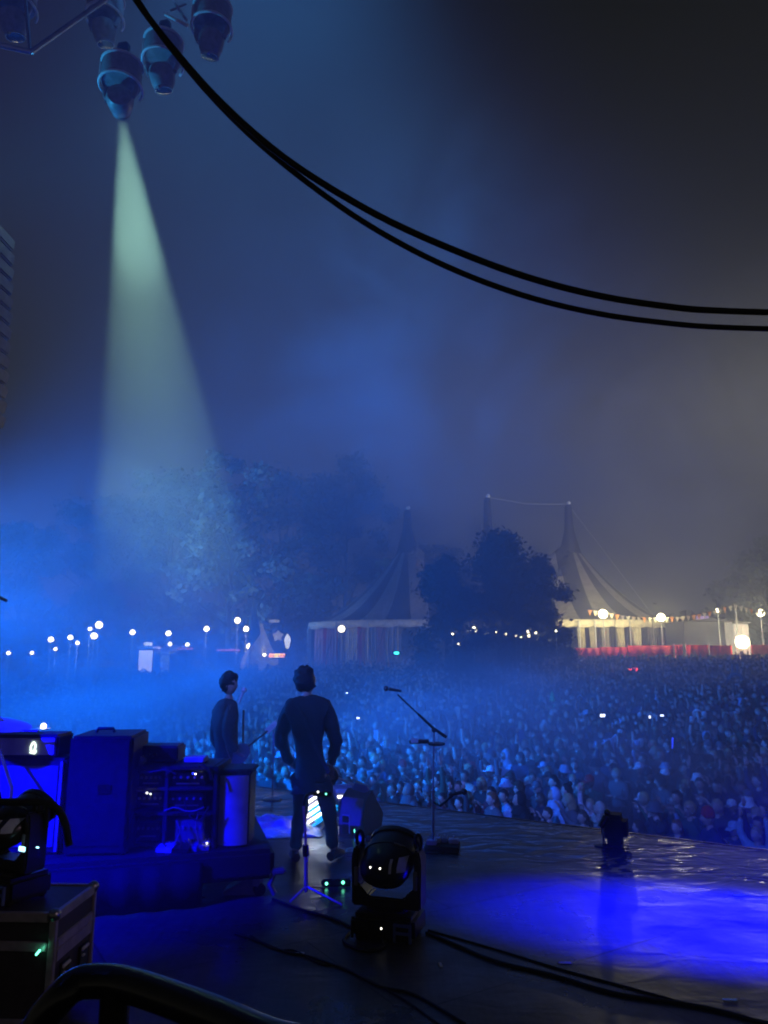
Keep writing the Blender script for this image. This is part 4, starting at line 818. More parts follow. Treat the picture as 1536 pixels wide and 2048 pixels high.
# ------------------------------------------------------------------ moving head lights
def moving_head(label, loc, rz, tilt, group='moving head lights on the floor'):
    t = thing('moving_head_light', label, 'stage light', loc, rz, group)
    m = MB(); m.box((0, 0, .095), (.47, .36, .165), bev=.03)
    for x in (-.18, .18):
        for y in (-.13, .13): m.lathe([(.022, 0), (.026, .014), (.022, .02)], 10, (x, y, 0))
    bs = m.build('base', M['plastic'], t)
    m = MB()
    for i in range(5): m.box((-.12 + .03 * i, -.182, .10), (.014, .008, .09))
    m.build('vent', M['rubber'], bs)
    for s in (-1, 1):
        m = MB(); y = -.186
        for z in (.135, .085): m.box((s * .155, y - .012, z), (.13, .022, .018), bev=.004)
        for x in (-.056, .056): m.box((s * .155 + x, y - .012, .085), (.018, .020, .12), bev=.004)
        m.build('carry_handle', M['blue_case'] if s > 0 else M['rubber'], bs)  # right handle coloured blue for the stage light falling on it
    m = MB(); m.ball((.0, -.184, .10), .007, 6, 5); m.build('led', M['white_led'], bs)
    m = MB(); m.lathe([(.16, .175), (.16, .195), (.13, .2)], 24); m.build('pan_bearing', M['rubber'], t)
    # yoke: a U with bevelled inner corners, arms leaning slightly
    out = [(-.258, .200), (.258, .200), (.264, .52), (.245, .60), (.205, .60), (.212, .50), (.208, .34), (.165, .315), (.135, .272), (-.135, .272), (-.165, .315), (-.208, .34), (-.212, .50), (-.205, .60), (-.245, .60), (-.264, .52)]
    m = MB(); bm = bmesh.new(); k = len(out)
    v0 = [bm.verts.new((x, -.085, z)) for x, z in out]; v1 = [bm.verts.new((x, .085, z)) for x, z in out]
    bm.faces.new(v0); bm.faces.new(v1[::-1])
    for i in range(k): bm.faces.new((v0[i], v1[i], v1[(i + 1) % k], v0[(i + 1) % k]))
    bmesh.ops.recalc_face_normals(bm, faces=bm.faces); bmesh.ops.bevel(bm, geom=list(bm.edges), offset=.012, segments=2, affect='EDGES'); bm.verts.index_update()
    m.add([v.co.copy() for v in bm.verts], [[v.index for v in f.verts] for f in bm.faces]); bm.free(); yk = m.build('yoke', M['plastic'], t)
    for s in (-1, 1):
        m = MB(); m.tube([Vector((s * (.224 + .026 * math.cos(a)), .0, .640 + .052 * math.sin(a))) for a in [2 * math.pi * i / 16 for i in range(16)]], .013, 8, closed=True); m.build('handle', M['rubber'], yk)
        m = MB(); m.box((s * .222, -.090, .40), (.032, .012, .13), bev=.005); m.build('side_cover', M['panel'], yk)
    # head barrel, flattened, its rounded back towards the camera
    rm = Matrix.Rotation(tilt, 3, 'X'); hc = Vector((0, 0, .505))
    prof = [(.03, -.225), (.085, -.212), (.125, -.175), (.146, -.10), (.152, .0), (.150, .10), (.140, .17), (.152, .175), (.152, .215), (.130, .22)]
    def squash(m):
        q = rm.inverted()
        def f(p):
            l = q @ (p - hc); k = 1.0 + .10 * max(0, l.y / .15); return hc + rm @ Vector((l.x * 1.29, l.y * .84 * (1 if l.y > 0 else 1.04), l.z))
        m.v = [f(p) for p in m.v]; return m
    m = MB(); m.lathe(prof, 32, hc, rm); squash(m); hv, hf = list(m.v), list(m.f); hd = m.build('head', M['plastic'], t, ang=50)
    from mathutils.bvhtree import BVHTree
    bv = BVHTree.FromPolygons(hv, hf)
    def surf(x, z): h = bv.ray_cast(Vector((x, -1, z)), Vector((0, 1, 0))); return h[0] if h[0] is not None else Vector((x, -.15, z))
    m = MB(); m.lathe([(.125, .221), (.11, .232), (.06, .242), (.004, .246)], 24, hc, rm); squash(m).build('lens', M['glass'], hd)
    m = MB(); m.tube([hc + rm @ Vector((.1525 * 1.29 * math.cos(a), .1525 * .86 * math.sin(a), .02)) for a in [2 * math.pi * i / 40 for i in range(40)]], .006, 6, closed=True); m.build('seam', M['rubber'], hd)
    for x0, x1, z0, z1 in ((.115, .168, .475, .560), (.062, .080, .470, .555)):
        m = MB(); vv = []; nx = 6; nz_ = 6
        for j in range(nz_ + 1):
            for i in range(nx + 1): p = surf(x0 + (x1 - x0) * i / nx, z0 + (z1 - z0) * j / nz_); vv.append(p + Vector((0, -.004, 0)))
        m.add(vv, [(j * (nx + 1) + i, j * (nx + 1) + i + 1, (j + 1) * (nx + 1) + i + 1, (j + 1) * (nx + 1) + i) for j in range(nz_) for i in range(nx)]); m.build('vent', M['bright'], hd)
    for x in (-.075, .0): m = MB(); p = surf(x, .50); m.ball(p, .0065, 6, 5); m.build('led', M['white_led'], hd)
    m = MB(); p0, p1 = surf(.05, .63), surf(.13, .605); m.tube([p0, (p0 + p1) / 2 + Vector((0, -.006, .004)), p1], .008, 6); m.build('lid_catch', M['panel'], hd)
    return t
mh = moving_head('moving head light on the stage floor, its dark barrel tipped away', G(778, 1888) + Vector((0, .16, .002)), R(-17), R(-66)); mh.scale = (.95, .95, .95)
# cables behind it on the floor
cp_ = G(700, 1885); m = MB(); m.tube(smooth_path([G(698, 1868) - cp_ + Vector((0, 0, .012)), G(688, 1888) - cp_ + Vector((0, 0, .012)), G(730, 1905) - cp_ + Vector((0, 0, .012)), G(768, 1898) - cp_ + Vector((0, 0, .012)), G(760, 1882) - cp_ + Vector((0, 0, .03))], 6), .011, 6); tag(m.build('power_cable', M['rubber'], loc=cp_), 'short cable coiling on the floor in front of the moving head light', 'cable')

# flight case with the second moving head at the left
CZ = .60; k0 = G(112, 1827, CZ); k1 = G(193, 1768, CZ); dl = (k1 - k0).length; yaw = math.atan2(k1.y - k0.y, k1.x - k0.x) - math.pi / 2
fc = thing('flight_case', 'black flight case with metal edges and latches at the lower left', 'flight case', (k0 + k1) / 2 - Vector((math.cos(yaw), math.sin(yaw), 0)) * .36 + Vector((0, 0, -CZ)), yaw)
W = .72; m = MB(); m.box((0, 0, .07 + (CZ - .075) / 2), (W - .012, dl - .012, CZ - .085)); m.build('body', M['laminate'], fc)
m = MB()
for z in (CZ - .02, CZ - .155, .09): 
    m.box((W / 2 - .008, 0, z), (.03, dl - .07, .045), bev=.004); m.box((0, -dl / 2 + .008, z), (W - .07, .03, .045), bev=.004); m.box((0, dl / 2 - .008, z), (W - .07, .03, .045), bev=.004); m.box((-W / 2 + .008, 0, z), (.03, dl - .07, .045), bev=.004)
for x in (-1, 1):
    for y in (-1, 1): m.box((x * (W / 2 - .012), y * (dl / 2 - .012), CZ / 2 + .03), (.034, .034, CZ - .11), bev=.004)
m.build('edge_trim', M['alu'], fc)
m = MB(); m.box((W / 2 + .001, 0, CZ - .21), (.01, dl - .075, .060), bev=.003); m.build('label_strip', M['alu'], fc)
m = MB(); m.box((0, 0, CZ - .012), (W - .05, dl - .05, .016), bev=.004); m.build('lid', M['laminate'], fc)
for x in (-1, 1):
    for y in (-1, 1):
        m = MB(); m.ball((x * (W / 2 - .012), y * (dl / 2 - .012), CZ - .010), .032, 10, 8); m.build('corner_ball', M['steel'], fc)
        m = MB(); m.lathe([(.015, -.02), (.042, -.018), (.042, .018), (.015, .02)], 14, (x * (W / 2 - .1), y * (dl / 2 - .08), .044), Matrix.Rotation(R(90), 3, 'Y')); m.build('caster', M['rubber'], fc)
for y in (-dl * .22, dl * .24):
    m = MB(); m.box((W / 2 + .004, y, CZ - .33), (.012, .10, .13), bev=.004); lt = m.build('latch', M['black'], fc)
    m = MB(); m.box((W / 2 + .014, y, CZ - .283), (.012, .085, .014), bev=.003); m.box((W / 2 + .014, y, CZ - .388), (.008, .085, .007), bev=.002); m.box((W / 2 + .016, y - .025, CZ - .315), (.014, .022, .010), bev=.003); m.build('latch_plate', M['bright'], lt)
mp = fc.location + Vector((0, 0, CZ)) + Vector((math.cos(yaw) * -.02, math.sin(yaw) * -.02, .0)); 
mh2 = copy_tree(mh); mh2.location = mp; mh2.rotation_euler.z = R(-28); mh2.scale = (.76, .76, .76)
tag(mh2, 'black moving head light standing on the flight case, cut off by the left edge')
for ch in [o for o in bpy.data.objects if o.parent == mh2]:
    for g in [o for o in bpy.data.objects if o.parent == ch and o.name.startswith('led')]: bpy.data.objects.remove(g)
o = mp; rr = lambda x, y, Y: (Matrix.Rotation(R(28), 4, 'Z') @ (P(x, y, Y) - mp)) / .76
m = MB(); m.tube(smooth_path([rr(-30, 1604, mp.y - .1), rr(40, 1604, mp.y - .1), rr(92, 1605, mp.y - .08), rr(118, 1622, mp.y - .06), rr(132, 1652, mp.y - .04), rr(138, 1690, mp.y - .02)], 8), .026, 10); hb_ = m.build('guard_bar', M['matt'], mh2)
m = MB(); m.tube([rr(93, 1610, mp.y - .08), rr(93, 1655, mp.y - .06)], .014, 8); m.build('guard_post', M['matt'], hb_)
dsp = P(45, 1697, mp.y - .24); t = MB(); t.box(rr(44, 1698, mp.y - .24), (.062, .012, .032), rz=0, bev=.004); t.build('display', M['screen'], mh2)
t = MB(); t.box(rr(75, 1695, mp.y - .24), (.026, .012, .009), bev=.003); t.build('small_display', M['screen'], mh2)
p = P(76, 1905, fc.location.y - dl / 2 - .05) - fc.location; m = MB(); m.box(Matrix.Rotation(-yaw, 3, 'Z') @ p, (.034, .01, .010), ry=R(-50), bev=.003); m.build('lit_tag', M['green_led'], fc)

# hanging beam lights and truss
def hanging(label, px, py, Y, s, lit=False):
    p = P(px, py, Y); t = thing('beam_light', label, 'stage light', p, R(-12), 'beam lights hanging from the truss')
    m = MB(); m.lathe([(.10, .26), (.23, .25), (.235, .20), (.235, .0), (.22, -.03), (.12, -.04)], 28); m.build('base', M['lamp_body'], t)
    m = MB(); m.tube([(.235 * math.cos(a), .235 * math.sin(a), .245) for a in [2 * math.pi * i / 28 for i in range(28)]], .018, 8, closed=True); m.tube([(-.215, -.11, .24), (-.215, -.11, .0)], .016, 8); m.build('rim', M['bright'], t)  # pale tubes draw the light along the housing's top and left edges
    m = MB(); m.tube([(.25 * math.cos(a), .25 * math.sin(a), -.06 - .02 * math.sin(a)) for a in [R(120) + R(300) * i / 24 for i in range(25)]], .017, 8); m.build('yoke_ring', M['bright'], t)
    for x in (-.2, .2): m = MB(); m.tube([(x, 0, .0), (x * 1.05, 0, -.12), (x * .85, 0, -.22)], .03, 8); m.build('yoke_arm', M['lamp_body'], t)
    d = (BEAM_TO - BEAM_AT).normalized() if lit else Vector((.1 * s, .25, -1)).normalized(); rm = Vector((0, 0, -1)).rotation_difference(Matrix.Rotation(R(12), 3, 'Z') @ d).to_matrix()
    m = MB(); m.lathe([(.06, .10), (.14, .08), (.165, .0), (.14, -.12), (.11, -.18), (.115, -.19), (.115, -.21)], 24, (0, 0, -.22), rm); hd = m.build('head', M['lamp_body'], t, ang=50)
    m = MB(); m.lathe([(.10, -.211), (.05, -.217), (.003, -.219)], 20, (0, 0, -.22), rm); m.build('lens', M['beam'] if lit else M['glass'], hd)
    if not lit: m = MB(); m.ball((0, -.05, -.45), .022, 8, 6); m.build('led', M['panel'], hd)
    m = MB(); m.tube([(0, 0, .25), (0, 0, .52)], .03, 8); m.box((0, 0, .5), (.14, .1, .1), bev=.02); m.build('clamp', M['black'], t)
    return t
pb_ = P(243, 226, 8.0); hl = hanging('hanging beam light throwing the white beam', 243, 140, 8.0, 0, True)
dd_ = (BEAM_TO - BEAM_AT).normalized(); hl.location = BEAM_AT - dd_ * .23 + Vector((0, 0, .22))
hanging('hanging beam light in the middle of the three, its bottom dot showing', 326, 118, 8.1, 1); hanging('hanging beam light highest to the right, with the brightest cyan rim', 424, 50, 8.0, -1)
hanging('dim beam light hanging at the top left corner', 30, 8, 7.6, 1); hanging('dark beam light above the lit one, half lost in the gloom', 210, 30, 8.6, 1)
def truss(label, a, b, size=.3):
    a = Vector(a); b = Vector(b); t = thing('truss', label, 'truss', a); d = b - a; n = max(2, int(d.length / .45)); u, v = frame(d)
    m = MB(); cs_ = [u * size / 2 + v * size / 2, u * size / 2 - v * size / 2, -u * size / 2 - v * size / 2, -u * size / 2 + v * size / 2]
    for q in cs_: m.tube([q, q + d], .025, 6)
    m.build('chords', M['steel'], t); m = MB()
    for k in range(4):
        for i in range(n): m.tube([cs_[k] + d * (i / n), cs_[(k + 1) % 4] + d * ((i + .5) / n), cs_[k] + d * ((i + 1) / n)], .011, 5)
    m.build('braces', M['steel'], t); return t
truss('main stage truss across the top of the frame above the beam lights', P(-60, -95, 8.2), P(620, -95, 8.2), .3)
def rod(label, pts, r, name='rigging_bar', mk='steel'):
    o = Vector(pts[0]); m = MB(); m.tube([Vector(p) - o for p in pts], r, 8); return tag(m.build(name, M[mk], loc=o), label, 'rigging bar')
rod('long violet lit rigging bar slanting up to the right at the top left', [P(62, 104, 7.2), P(218, -6, 7.6)], .030)
rod('short violet lit rigging bar at the left edge', [P(-40, 82, 7.0), P(60, 104, 7.2)], .030)
rod('upright rigging bar dropping to the corner of the two slanted ones', [P(50, -10, 7.2), P(60, 104, 7.2)], .022)
rod('bright rigging brace left of the highest beam light', [P(330, 28, 8.0), P(376, 52, 8.05)], .022, mk='bright'); rod('crossed rigging brace above the bright one', [P(340, 22, 8.1), P(372, 8, 8.1)], .016, mk='panel'); rod('steep rigging brace crossing its neighbour by the highest beam light', [P(350, 8, 8.0), P(373, 40, 8.0)], .020, mk='panel')

# line array at the left edge
la = thing('line_array_speaker', 'column of hanging loudspeakers lit blue at the left edge', 'speaker', P(-58, 470, 9.0))
bx_ = la.location.copy()
for i in range(13):
    y = 470 + 29 * i; x = -52 - 1.15 * i - (0.10 * max(0, i - 4) ** 2); p = P(x, y, 9.0) - bx_; m = MB(); m.box(p, (.86, .5, .165), ry=R(3 + i * 1.2), bev=.02); c = m.build('speaker_box', M['panel'], la)
    m = MB(); m.box(p + Vector((.30, -.255, 0)), (.22, .014, .11), ry=R(8 + i), bev=.004); m.build('grille', M['bright'], c)
m = MB(); m.tube([(0, 0, .1), (0, 0, 4)], .02, 6); m.build('hoist_cable', M['black'], la)

# ------------------------------------------------------------------ bits on the stage floor beyond the guitarist
p = G(632, 1668) + Vector((0, .25, 0)); pz = P(630, 1617, p.y); t = thing('strip_light', 'floor light with bright white and cyan strips glimpsed between the guitarist\'s legs', 'stage light', p); cz = pz.z
m = MB(); m.box((0, .05, cz), (.46, .10, .32), ry=R(-22), bev=.03); m.build('housing', M['panel'], t)
for i in range(5):
    m = MB(); z = -.12 + .06 * i; v = Matrix.Rotation(R(-33), 3, 'Y') @ Vector((0, 0, z)); m.box(Vector((v.x, -.012, cz + v.z)), (.36, .02, .028), ry=R(-33), bev=.008); m.build('strip', M['white_strip'] if i > 0 else M['cyan_strip'], t)
    if i < 3: m = MB(); v = Matrix.Rotation(R(-33), 3, 'Y') @ Vector((0.05, 0, z + .03)); m.box(Vector((v.x, -.008, cz + v.z)), (.30, .016, .026), ry=R(-33), bev=.005); m.build('strip', M['cyan_strip'], t)
for x in (-.15, .15): m = MB(); m.tube([(x, .08, cz - .1), (x, .08, .01), (x, -.1, .01)], .015, 6); m.build('foot', M['black'], t)
p = G(712, 1674) + Vector((0, .2, 0)); t = thing('floor_monitor', 'wedge shaped floor monitor with a blue lit face right of the guitarist', 'speaker', p, R(-28)); t.scale = (.62, .8, .95)
m = MB(); m.prism([(-.24, 0), (.24, 0), (.30, .16), (-.02, .46), (-.24, .34)], .5, (0, .1, .002), (0, 1, 0)); m.build('body', M['tolex'], t, smooth=False)
m = MB(); m.box((.02, -.17, .25), (.44, .02, .30), rx=R(-20), bev=.01); m.build('grille', M['panel'], t)
m = MB(); m.box((-.05, -.215, .12), (.15, .012, .20), bev=.004); pn = m.build('side_panel', M['black'], t); m = MB(); m.box((-.05, -.224, .215), (.14, .008, .014)); m.box((.02, -.224, .12), (.014, .008, .18)); m.build('edge_line', M['bright'], pn)
m = MB(); m.ball((.12, -.22, .06), (.007, .007, .02), 8, 6); m.build('led', M['green_led'], t)
p = G(683, 1640) + Vector((0, .3, 0)); zz = P(683, 1588, p.y).z; t = thing('strip_light', 'second floor light with a pale strip beside the guitarist\'s right thigh', 'stage light', p)
m = MB(); m.box((0, .06, zz), (.24, .08, .20), bev=.02); m.build('housing', M['panel'], t)
m = MB(); m.box((.02, .01, zz + .03), (.22, .016, .05), bev=.006); m.build('strip', M['sheet'], t); m = MB(); m.box((-.02, .012, zz - .035), (.10, .014, .03), bev=.006); m.build('strip', M['white_strip'], t)
m = MB(); m.tube([(0, .07, zz - .1), (0, .07, 0)], .02, 8); m.build('foot', M['black'], t)
# plastic sheet
def crumple(name, label, cat, px, py, w, d, hgt, mk, seed, rz=0.0):
    p = G(px, py); m = MB(); n = 30; vv = []; ff = []
    for j in range(n + 1):
        for i in range(n + 1):
            x, y = (i / n - .5), (j / n - .5); ed = max(0, 1 - (2 * max(abs(x), abs(y))) ** 4); k = abs(mnoise.noise(Vector((x * 5 + seed, y * 5, 0)))) + .5 * abs(mnoise.noise(Vector((x * 13 + seed, y * 13, 2))))
            vv.append((x * w * (1 + .12 * mnoise.noise(Vector((y * 4, seed, 0)))), y * d * (1 + .12 * mnoise.noise(Vector((x * 4, seed, 5)))), .006 + hgt * ed * k))
    for j in range(n):
        for i in range(n): ff.append((j * (n + 1) + i, j * (n + 1) + i + 1, (j + 1) * (n + 1) + i + 1, (j + 1) * (n + 1) + i))
    m.add(vv, ff); o = m.build(name, M[mk], loc=p, rz=rz, ang=60); o.modifiers.new('thick', 'SOLIDIFY').thickness = .005; return tag(o, label, cat)
crumple('plastic_sheet', 'crumpled pale sheet on the floor between the riser and the guitarist', 'sheet', 548, 1655, 1.1, 1.0, .16, 'sheet', 3)
crumple('towel', 'white towel lying by the guitarist\'s right foot', 'towel', 692, 1702, .20, .10, .03, 'paper', 4); crumple('towel', 'small white cloth on the floor just behind the moving head light', 'towel', 720, 1681, .11, .12, .05, 'paper', 6)
# pedals on the floor
p = G(885, 1700); t = thing('pedalboard', 'pedalboard lit blue behind the moving head light, by the tall stand', 'pedalboard', p, R(-8)); m = MB(); m.box((0, .0, .035), (.34, .22, .05), rx=R(6), bev=.01); m.build('board', M['tolex'], t)
for i, (x, y, k) in enumerate(((-.12, .04, 'panel'), (-.05, .04, 'bright'), (.02, .05, 'panel'), (.11, .02, 'bright'), (-.1, -.06, 'bright'))):
    m = MB(); m.box((x, y, .085), (.06 if i < 3 else .10, .08, .045), bev=.006); pd = m.build('pedal', M[k], t); m = MB(); m.lathe([(.010, .10), (.009, .128)], 8, (x, y + .02, 0)); m.build('knob', M['chrome'], pd)
p = G(672, 1772); t = thing('foot_switch', 'low black foot switch with two green lights on the floor', 'foot switch', p, R(6)); m = MB(); m.box((0, .03, .03), (.24, .10, .055), bev=.01); m.build('body', M['plastic'], t)
for px, py in ((653, 1767), (686, 1765)): q = P(px, py, p.y - .025); m = MB(); m.ball(Matrix.Rotation(R(-6), 3, 'Z') @ (q - p), .013, 8, 6); m.build('led', M['green_led'], t)
# front monitor with short stand at the stage edge
p = G(1240, 1688) + Vector((0, .15, 0)); t = thing('floor_monitor', 'rounded black floor monitor at the front edge of the stage', 'speaker', p, R(-24)); t.scale = (.85, .85, .82)
m = MB(); m.box((0, 0, .16), (.30, .34, .32), bev=.07); m.build('body', M['matt'], t); m = MB(); m.box((0, -.175, .17), (.22, .012, .22), rx=R(-4), bev=.01); m.build('grille', M['rubber'], t)
b5 = G(1207, 1692); s5 = thing('microphone_stand', 'short stand with a blue lit microphone at the front edge of the stage', 'stand', b5); r5 = lambda x, y, dy=0: rel(x, y, b5, dy)
m = MB(); m.lathe([(.09, 0), (.09, .012), (.02, .025)], 16); m.build('base', M['black'], s5); m = MB(); m.tube([(0, 0, .02), r5(1206, 1650)], .013, 8); m.build('pole', M['panel'], s5)
m = MB(); m.tube([r5(1201, 1654), r5(1213, 1632)], [.030, .036], 10); m.ball(r5(1214, 1625), .032, 10, 8); m.build('microphone', M['black'], s5)

# tape marks and cables on the floor
for i, (px, py, w_, d_, rz_, lb) in enumerate(((1130, 1927, .085, .03, 0, 'pale tape mark below the blue pool of light'), (1460, 2001, .085, .03, 0, 'pale tape mark nearest the lower right corner'), (1478, 1792, .085, .02, .05, 'bright tape mark at the right end of the blue pool'), (881, 1931, .02, .07, .1, 'faint upright tape mark below the moving head light'), (598, 1908, .07, .03, .2, 'faint tape mark on the dark floor near the handrail'), (1020, 1622, .05, .03, 0, 'tiny pale mark near the stage edge behind the tall stand'))):
    p = G(px, py); m = MB(); vv = []; n = 14
    for k in range(n): a = 2 * math.pi * k / n; vv.append((w_ * .5 * math.copysign(abs(math.cos(a)) ** .5, math.cos(a)), d_ * .5 * math.copysign(abs(math.sin(a)) ** .5, math.sin(a))))
    m.prism(vv, .003, (0, 0, .004), (1, 0, 0), (0, 1, 0)); tag(m.build('tape_mark', M['paper'], loc=p, rz=rz_, smooth=False), lb, 'tape mark')
def floor_cable(label, pts, r_, mk='rubber'):
    o = G(*pts[0]); m = MB(); m.tube(smooth_path([G(x, y) - o + Vector((0, 0, r_)) for x, y in pts], 8), r_, 7); tag(m.build('floor_cable', M[mk], loc=o), label, 'cable')
floor_cable('thick black cable sweeping from the moving head light to the lower right corner', [(852, 1868), (905, 1890), (990, 1925), (1100, 1952), (1230, 1990), (1360, 2010), (1450, 2028), (1560, 2060)], .010)
floor_cable('thinner cable running just above the thick one to the lower right', [(856, 1862), (920, 1880), (1010, 1906), (1120, 1940), (1260, 1978), (1400, 2016), (1560, 2052)], .006)
floor_cable('pair of thin cables snaking over the dark floor in the foreground', [(470, 1868), (520, 1886), (572, 1906), (620, 1916), (700, 1945), (760, 1975), (830, 1992), (930, 2050)], .007)
floor_cable('loose cable crossing the pair in the foreground', [(500, 1872), (550, 1900), (590, 1903), (640, 1930), (690, 1938), (800, 1996), (880, 2052)], .005)
floor_cable('cable trailing from the riser corner along the floor to the moving head light', [(545, 1800), (600, 1820), (660, 1838), (705, 1858)], .009)

# ------------------------------------------------------------------ near the camera: overhead cables and handrail
def near_cable(label, pts, Y0, Y1, r_):
    n = len(pts); o = P(*pts[0], Y0); m = MB(); m.tube(smooth_path([P(x, y, Y0 + (Y1 - Y0) * i / (n - 1)) - o for i, (x, y) in enumerate(pts)], 10), r_, 10)
    tag(m.build('hanging_cable', M['rubber'], loc=o), label, 'cable', 'black cables drooping across the sky')
near_cable('upper of the two black cables drooping across the sky', [(236, -60), (275, 4), (332, 80), (422, 184), (522, 278), (622, 352), (760, 433), (900, 497), (1050, 553), (1200, 592), (1350, 615), (1450, 622), (1620, 627)], 1.5, 1.75, .0082)
near_cable('lower of the two black cables drooping across the sky', [(240, -60), (279, 6), (334, 86), (424, 194), (522, 290), (640, 384), (760, 464), (900, 536), (1050, 592), (1200, 628), (1350, 648), (1450, 655), (1620, 660)], 1.53, 1.78, .0072)
HZ = 1.455
rail = thing('handrail', 'black tubular handrail curving in from the lower left, closest to the camera', 'handrail', Vector((-.39, 1.09, 0)))
o = rail.location
hp = [G(640, 2098, HZ), G(545, 2080, HZ), G(420, 2027, HZ), G(300, 1983, HZ), G(240, 1966, HZ)] + [G(205, 1962, HZ) + Vector((0, 0, 0)), G(165, 1963, HZ) + Vector((-.004, 0, -.002)), G(140, 1972, HZ) + Vector((-.01, 0, -.012))]
e = hp[-1]; hp += [e + Vector((-.030, .0, -.04)), e + Vector((-.045, 0, -.10)), e + Vector((-.05, 0, -.5)), e + Vector((-.05, 0, -1.44))]
m = MB(); m.tube([p - o for p in smooth_path(hp, 10)], .0215, 18); m.build('tube', M['black'], rail)
q = G(232, 1966, HZ); m = MB(); m.tube([q - o, Vector((q.x - o.x, q.y - o.y, 0.0))], .020, 14); m.build('post', M['black'], rail)
# ------------------------------------------------------------------ the crowd
rgc = random.Random(11)
def std(arms='down', lean=0.0, seed=0):
    q = random.Random(seed); J = dict(pel=(0, 0, .96), spi=(0, .0, 1.14), che=(0, -.01, 1.33), nec=(0, .0, 1.49), hd=(lean * .06, -.03, 1.635), hpL=(-.095, 0, .90), hpR=(.095, 0, .90), knL=(-.105, -.02, .50), knR=(.105, -.02, .50), anL=(-.12, .02, .075), anR=(.12, .02, .075),
        shL=(-.185, .01, 1.41), shR=(.185, .01, 1.41), toL=(-.14, -.15, 0), toR=(.14, -.15, 0))
    A = dict(down=((-.25, .04, 1.13), (-.25, -.06, .90)), up=((-.27, -.05, 1.62), (-.22, -.08, 1.88)), high=((-.23, -.02, 1.68), (-.19, -.04, 1.95)), fold=((-.25, -.05, 1.14), (-.05, -.24, 1.20)), phone=((-.24, -.14, 1.24), (-.08, -.33, 1.47)), out=((-.42, -.02, 1.50), (-.55, -.08, 1.72)), lift=((-.27, -.10, 1.35), (-.2, -.22, 1.6)))
    a, b = (arms if isinstance(arms, tuple) else (arms, arms)); J['elL'], J['wrL'] = A[a]; e, w = A[b]; J['elR'], J['wrR'] = (-e[0], e[1], e[2]), (-w[0], w[1], w[2]); return J
POSES = [('standing with arms down', std('down'), (0, 0, 0)), ('with one arm raised', std(('up', 'down')), (.2, .05, 0)), ('with both arms raised', std(('up', 'high')), (-.1, -.1, 0)), ('with folded arms', std('fold'), (.35, .05, 0)),
         ('holding up a phone', std(('phone', 'phone')), (0, .05, 0)), ('with arms thrown wide', std('out'), (-.2, -.05, 0)), ('looking sideways', std(('down', 'fold')), (-.8, 0, 0)), ('clapping at chest height', std('lift'), (.1, 0, .1))]
PM = []
for lb, J, face in POSES:
    b, t, l, s = person_meshes(J, 1, face, (.25, .25), 4, 1.0, .05)
    t.materials.append(M['coat']); l.materials.append(M['denim']); t.shade_smooth(); l.shade_smooth()
    bm_ = b.mesh('person', M['skin']); PM.append((lb, bm_, t, l, J['hd'], face))
HAIRS = [('short hair', 'short', 'hair'), ('bushy hair', 'bushy', 'hair'), ('long hair', 'long', 'hair'), ('hair in a bun', 'bun', 'hair'), ('a cap', 'cap', 'hat'), ('a bucket hat', 'bucket', 'hat'), ('a beanie', 'beanie', 'hat'), ('a hood up', 'hood', 'hat')]
HM = {}
for pi, pm in enumerate(PM):
    for hi, (lb, kind, nm) in enumerate(HAIRS):
        HM[pi, hi] = hair_mesh(kind, pm[4], head_rot(*pm[5]), hi + pi, 12).mesh(nm, M['hair'], ang=80)
def cloth(name, col): return mat(name, col, .85, scale=18, vary=.2)
TOPS = [('black', cloth('top_black', (.012, .012, .014))), ('navy', cloth('top_navy', (.02, .03, .07))), ('grey', cloth('top_grey', (.12, .12, .125))), ('dark green', cloth('top_green', (.03, .07, .04))), ('white', cloth('top_white', (.7, .7, .68))),
        ('maroon', cloth('top_maroon', (.12, .02, .03))), ('pale blue', cloth('top_pale_blue', (.30, .42, .55))), ('beige', cloth('top_beige', (.42, .36, .28))), ('charcoal', cloth('top_charcoal', (.04, .04, .043))), ('mustard', cloth('top_mustard', (.26, .18, .05)))]
TW = [26, 18, 10, 8, 1, 6, 3, 2, 20, 1]
LEGS = [M['denim'], TOPS[0][1], TOPS[8][1], cloth('jeans_blue', (.06, .09, .17))]
SKINS = [M['skin'], mat('skin_pale', (.55, .38, .30), .55, vary=.12), mat('skin_brown', (.16, .08, .05), .5, vary=.12), mat('skin_tan', (.33, .20, .14), .55, vary=.12)]
HAIRC = [('dark', M['hair']), ('brown', cloth('hair_brown', (.06, .035, .02))), ('fair', cloth('hair_fair', (.38, .27, .13))), ('ginger', cloth('hair_ginger', (.22, .08, .03)))]
HATC = [('dark', TOPS[0][1]), ('white', TOPS[4][1]), ('pale blue', TOPS[6][1]), ('grey', TOPS[2][1]), ('red', cloth('hat_red', (.4, .03, .03)))]
def setm(o, m): o.material_slots[0].link = 'OBJECT'; o.material_slots[0].material = m
def place(px):
    for lim, s in ((330, 'over the amplifiers'), (560, 'behind the musicians'), (740, 'beside the guitarist'), (900, 'behind tall microphone'), (1040, 'right of microphone'), (1180, 'below dark trees'), (1330, 'below striped tent'), (1460, 'below grey wall')):
        if px < lim: return s
    return 'below lit cabin'
def project(p):
    d = Vector(p) - CAM; z = d.y * cp + d.z * sp; y = -d.y * sp + d.z * cp; return 768 + F * d.x / z, 1024 - F * y / z, z
STAGE_AIM = Vector((-9.0, 9.0, 0))
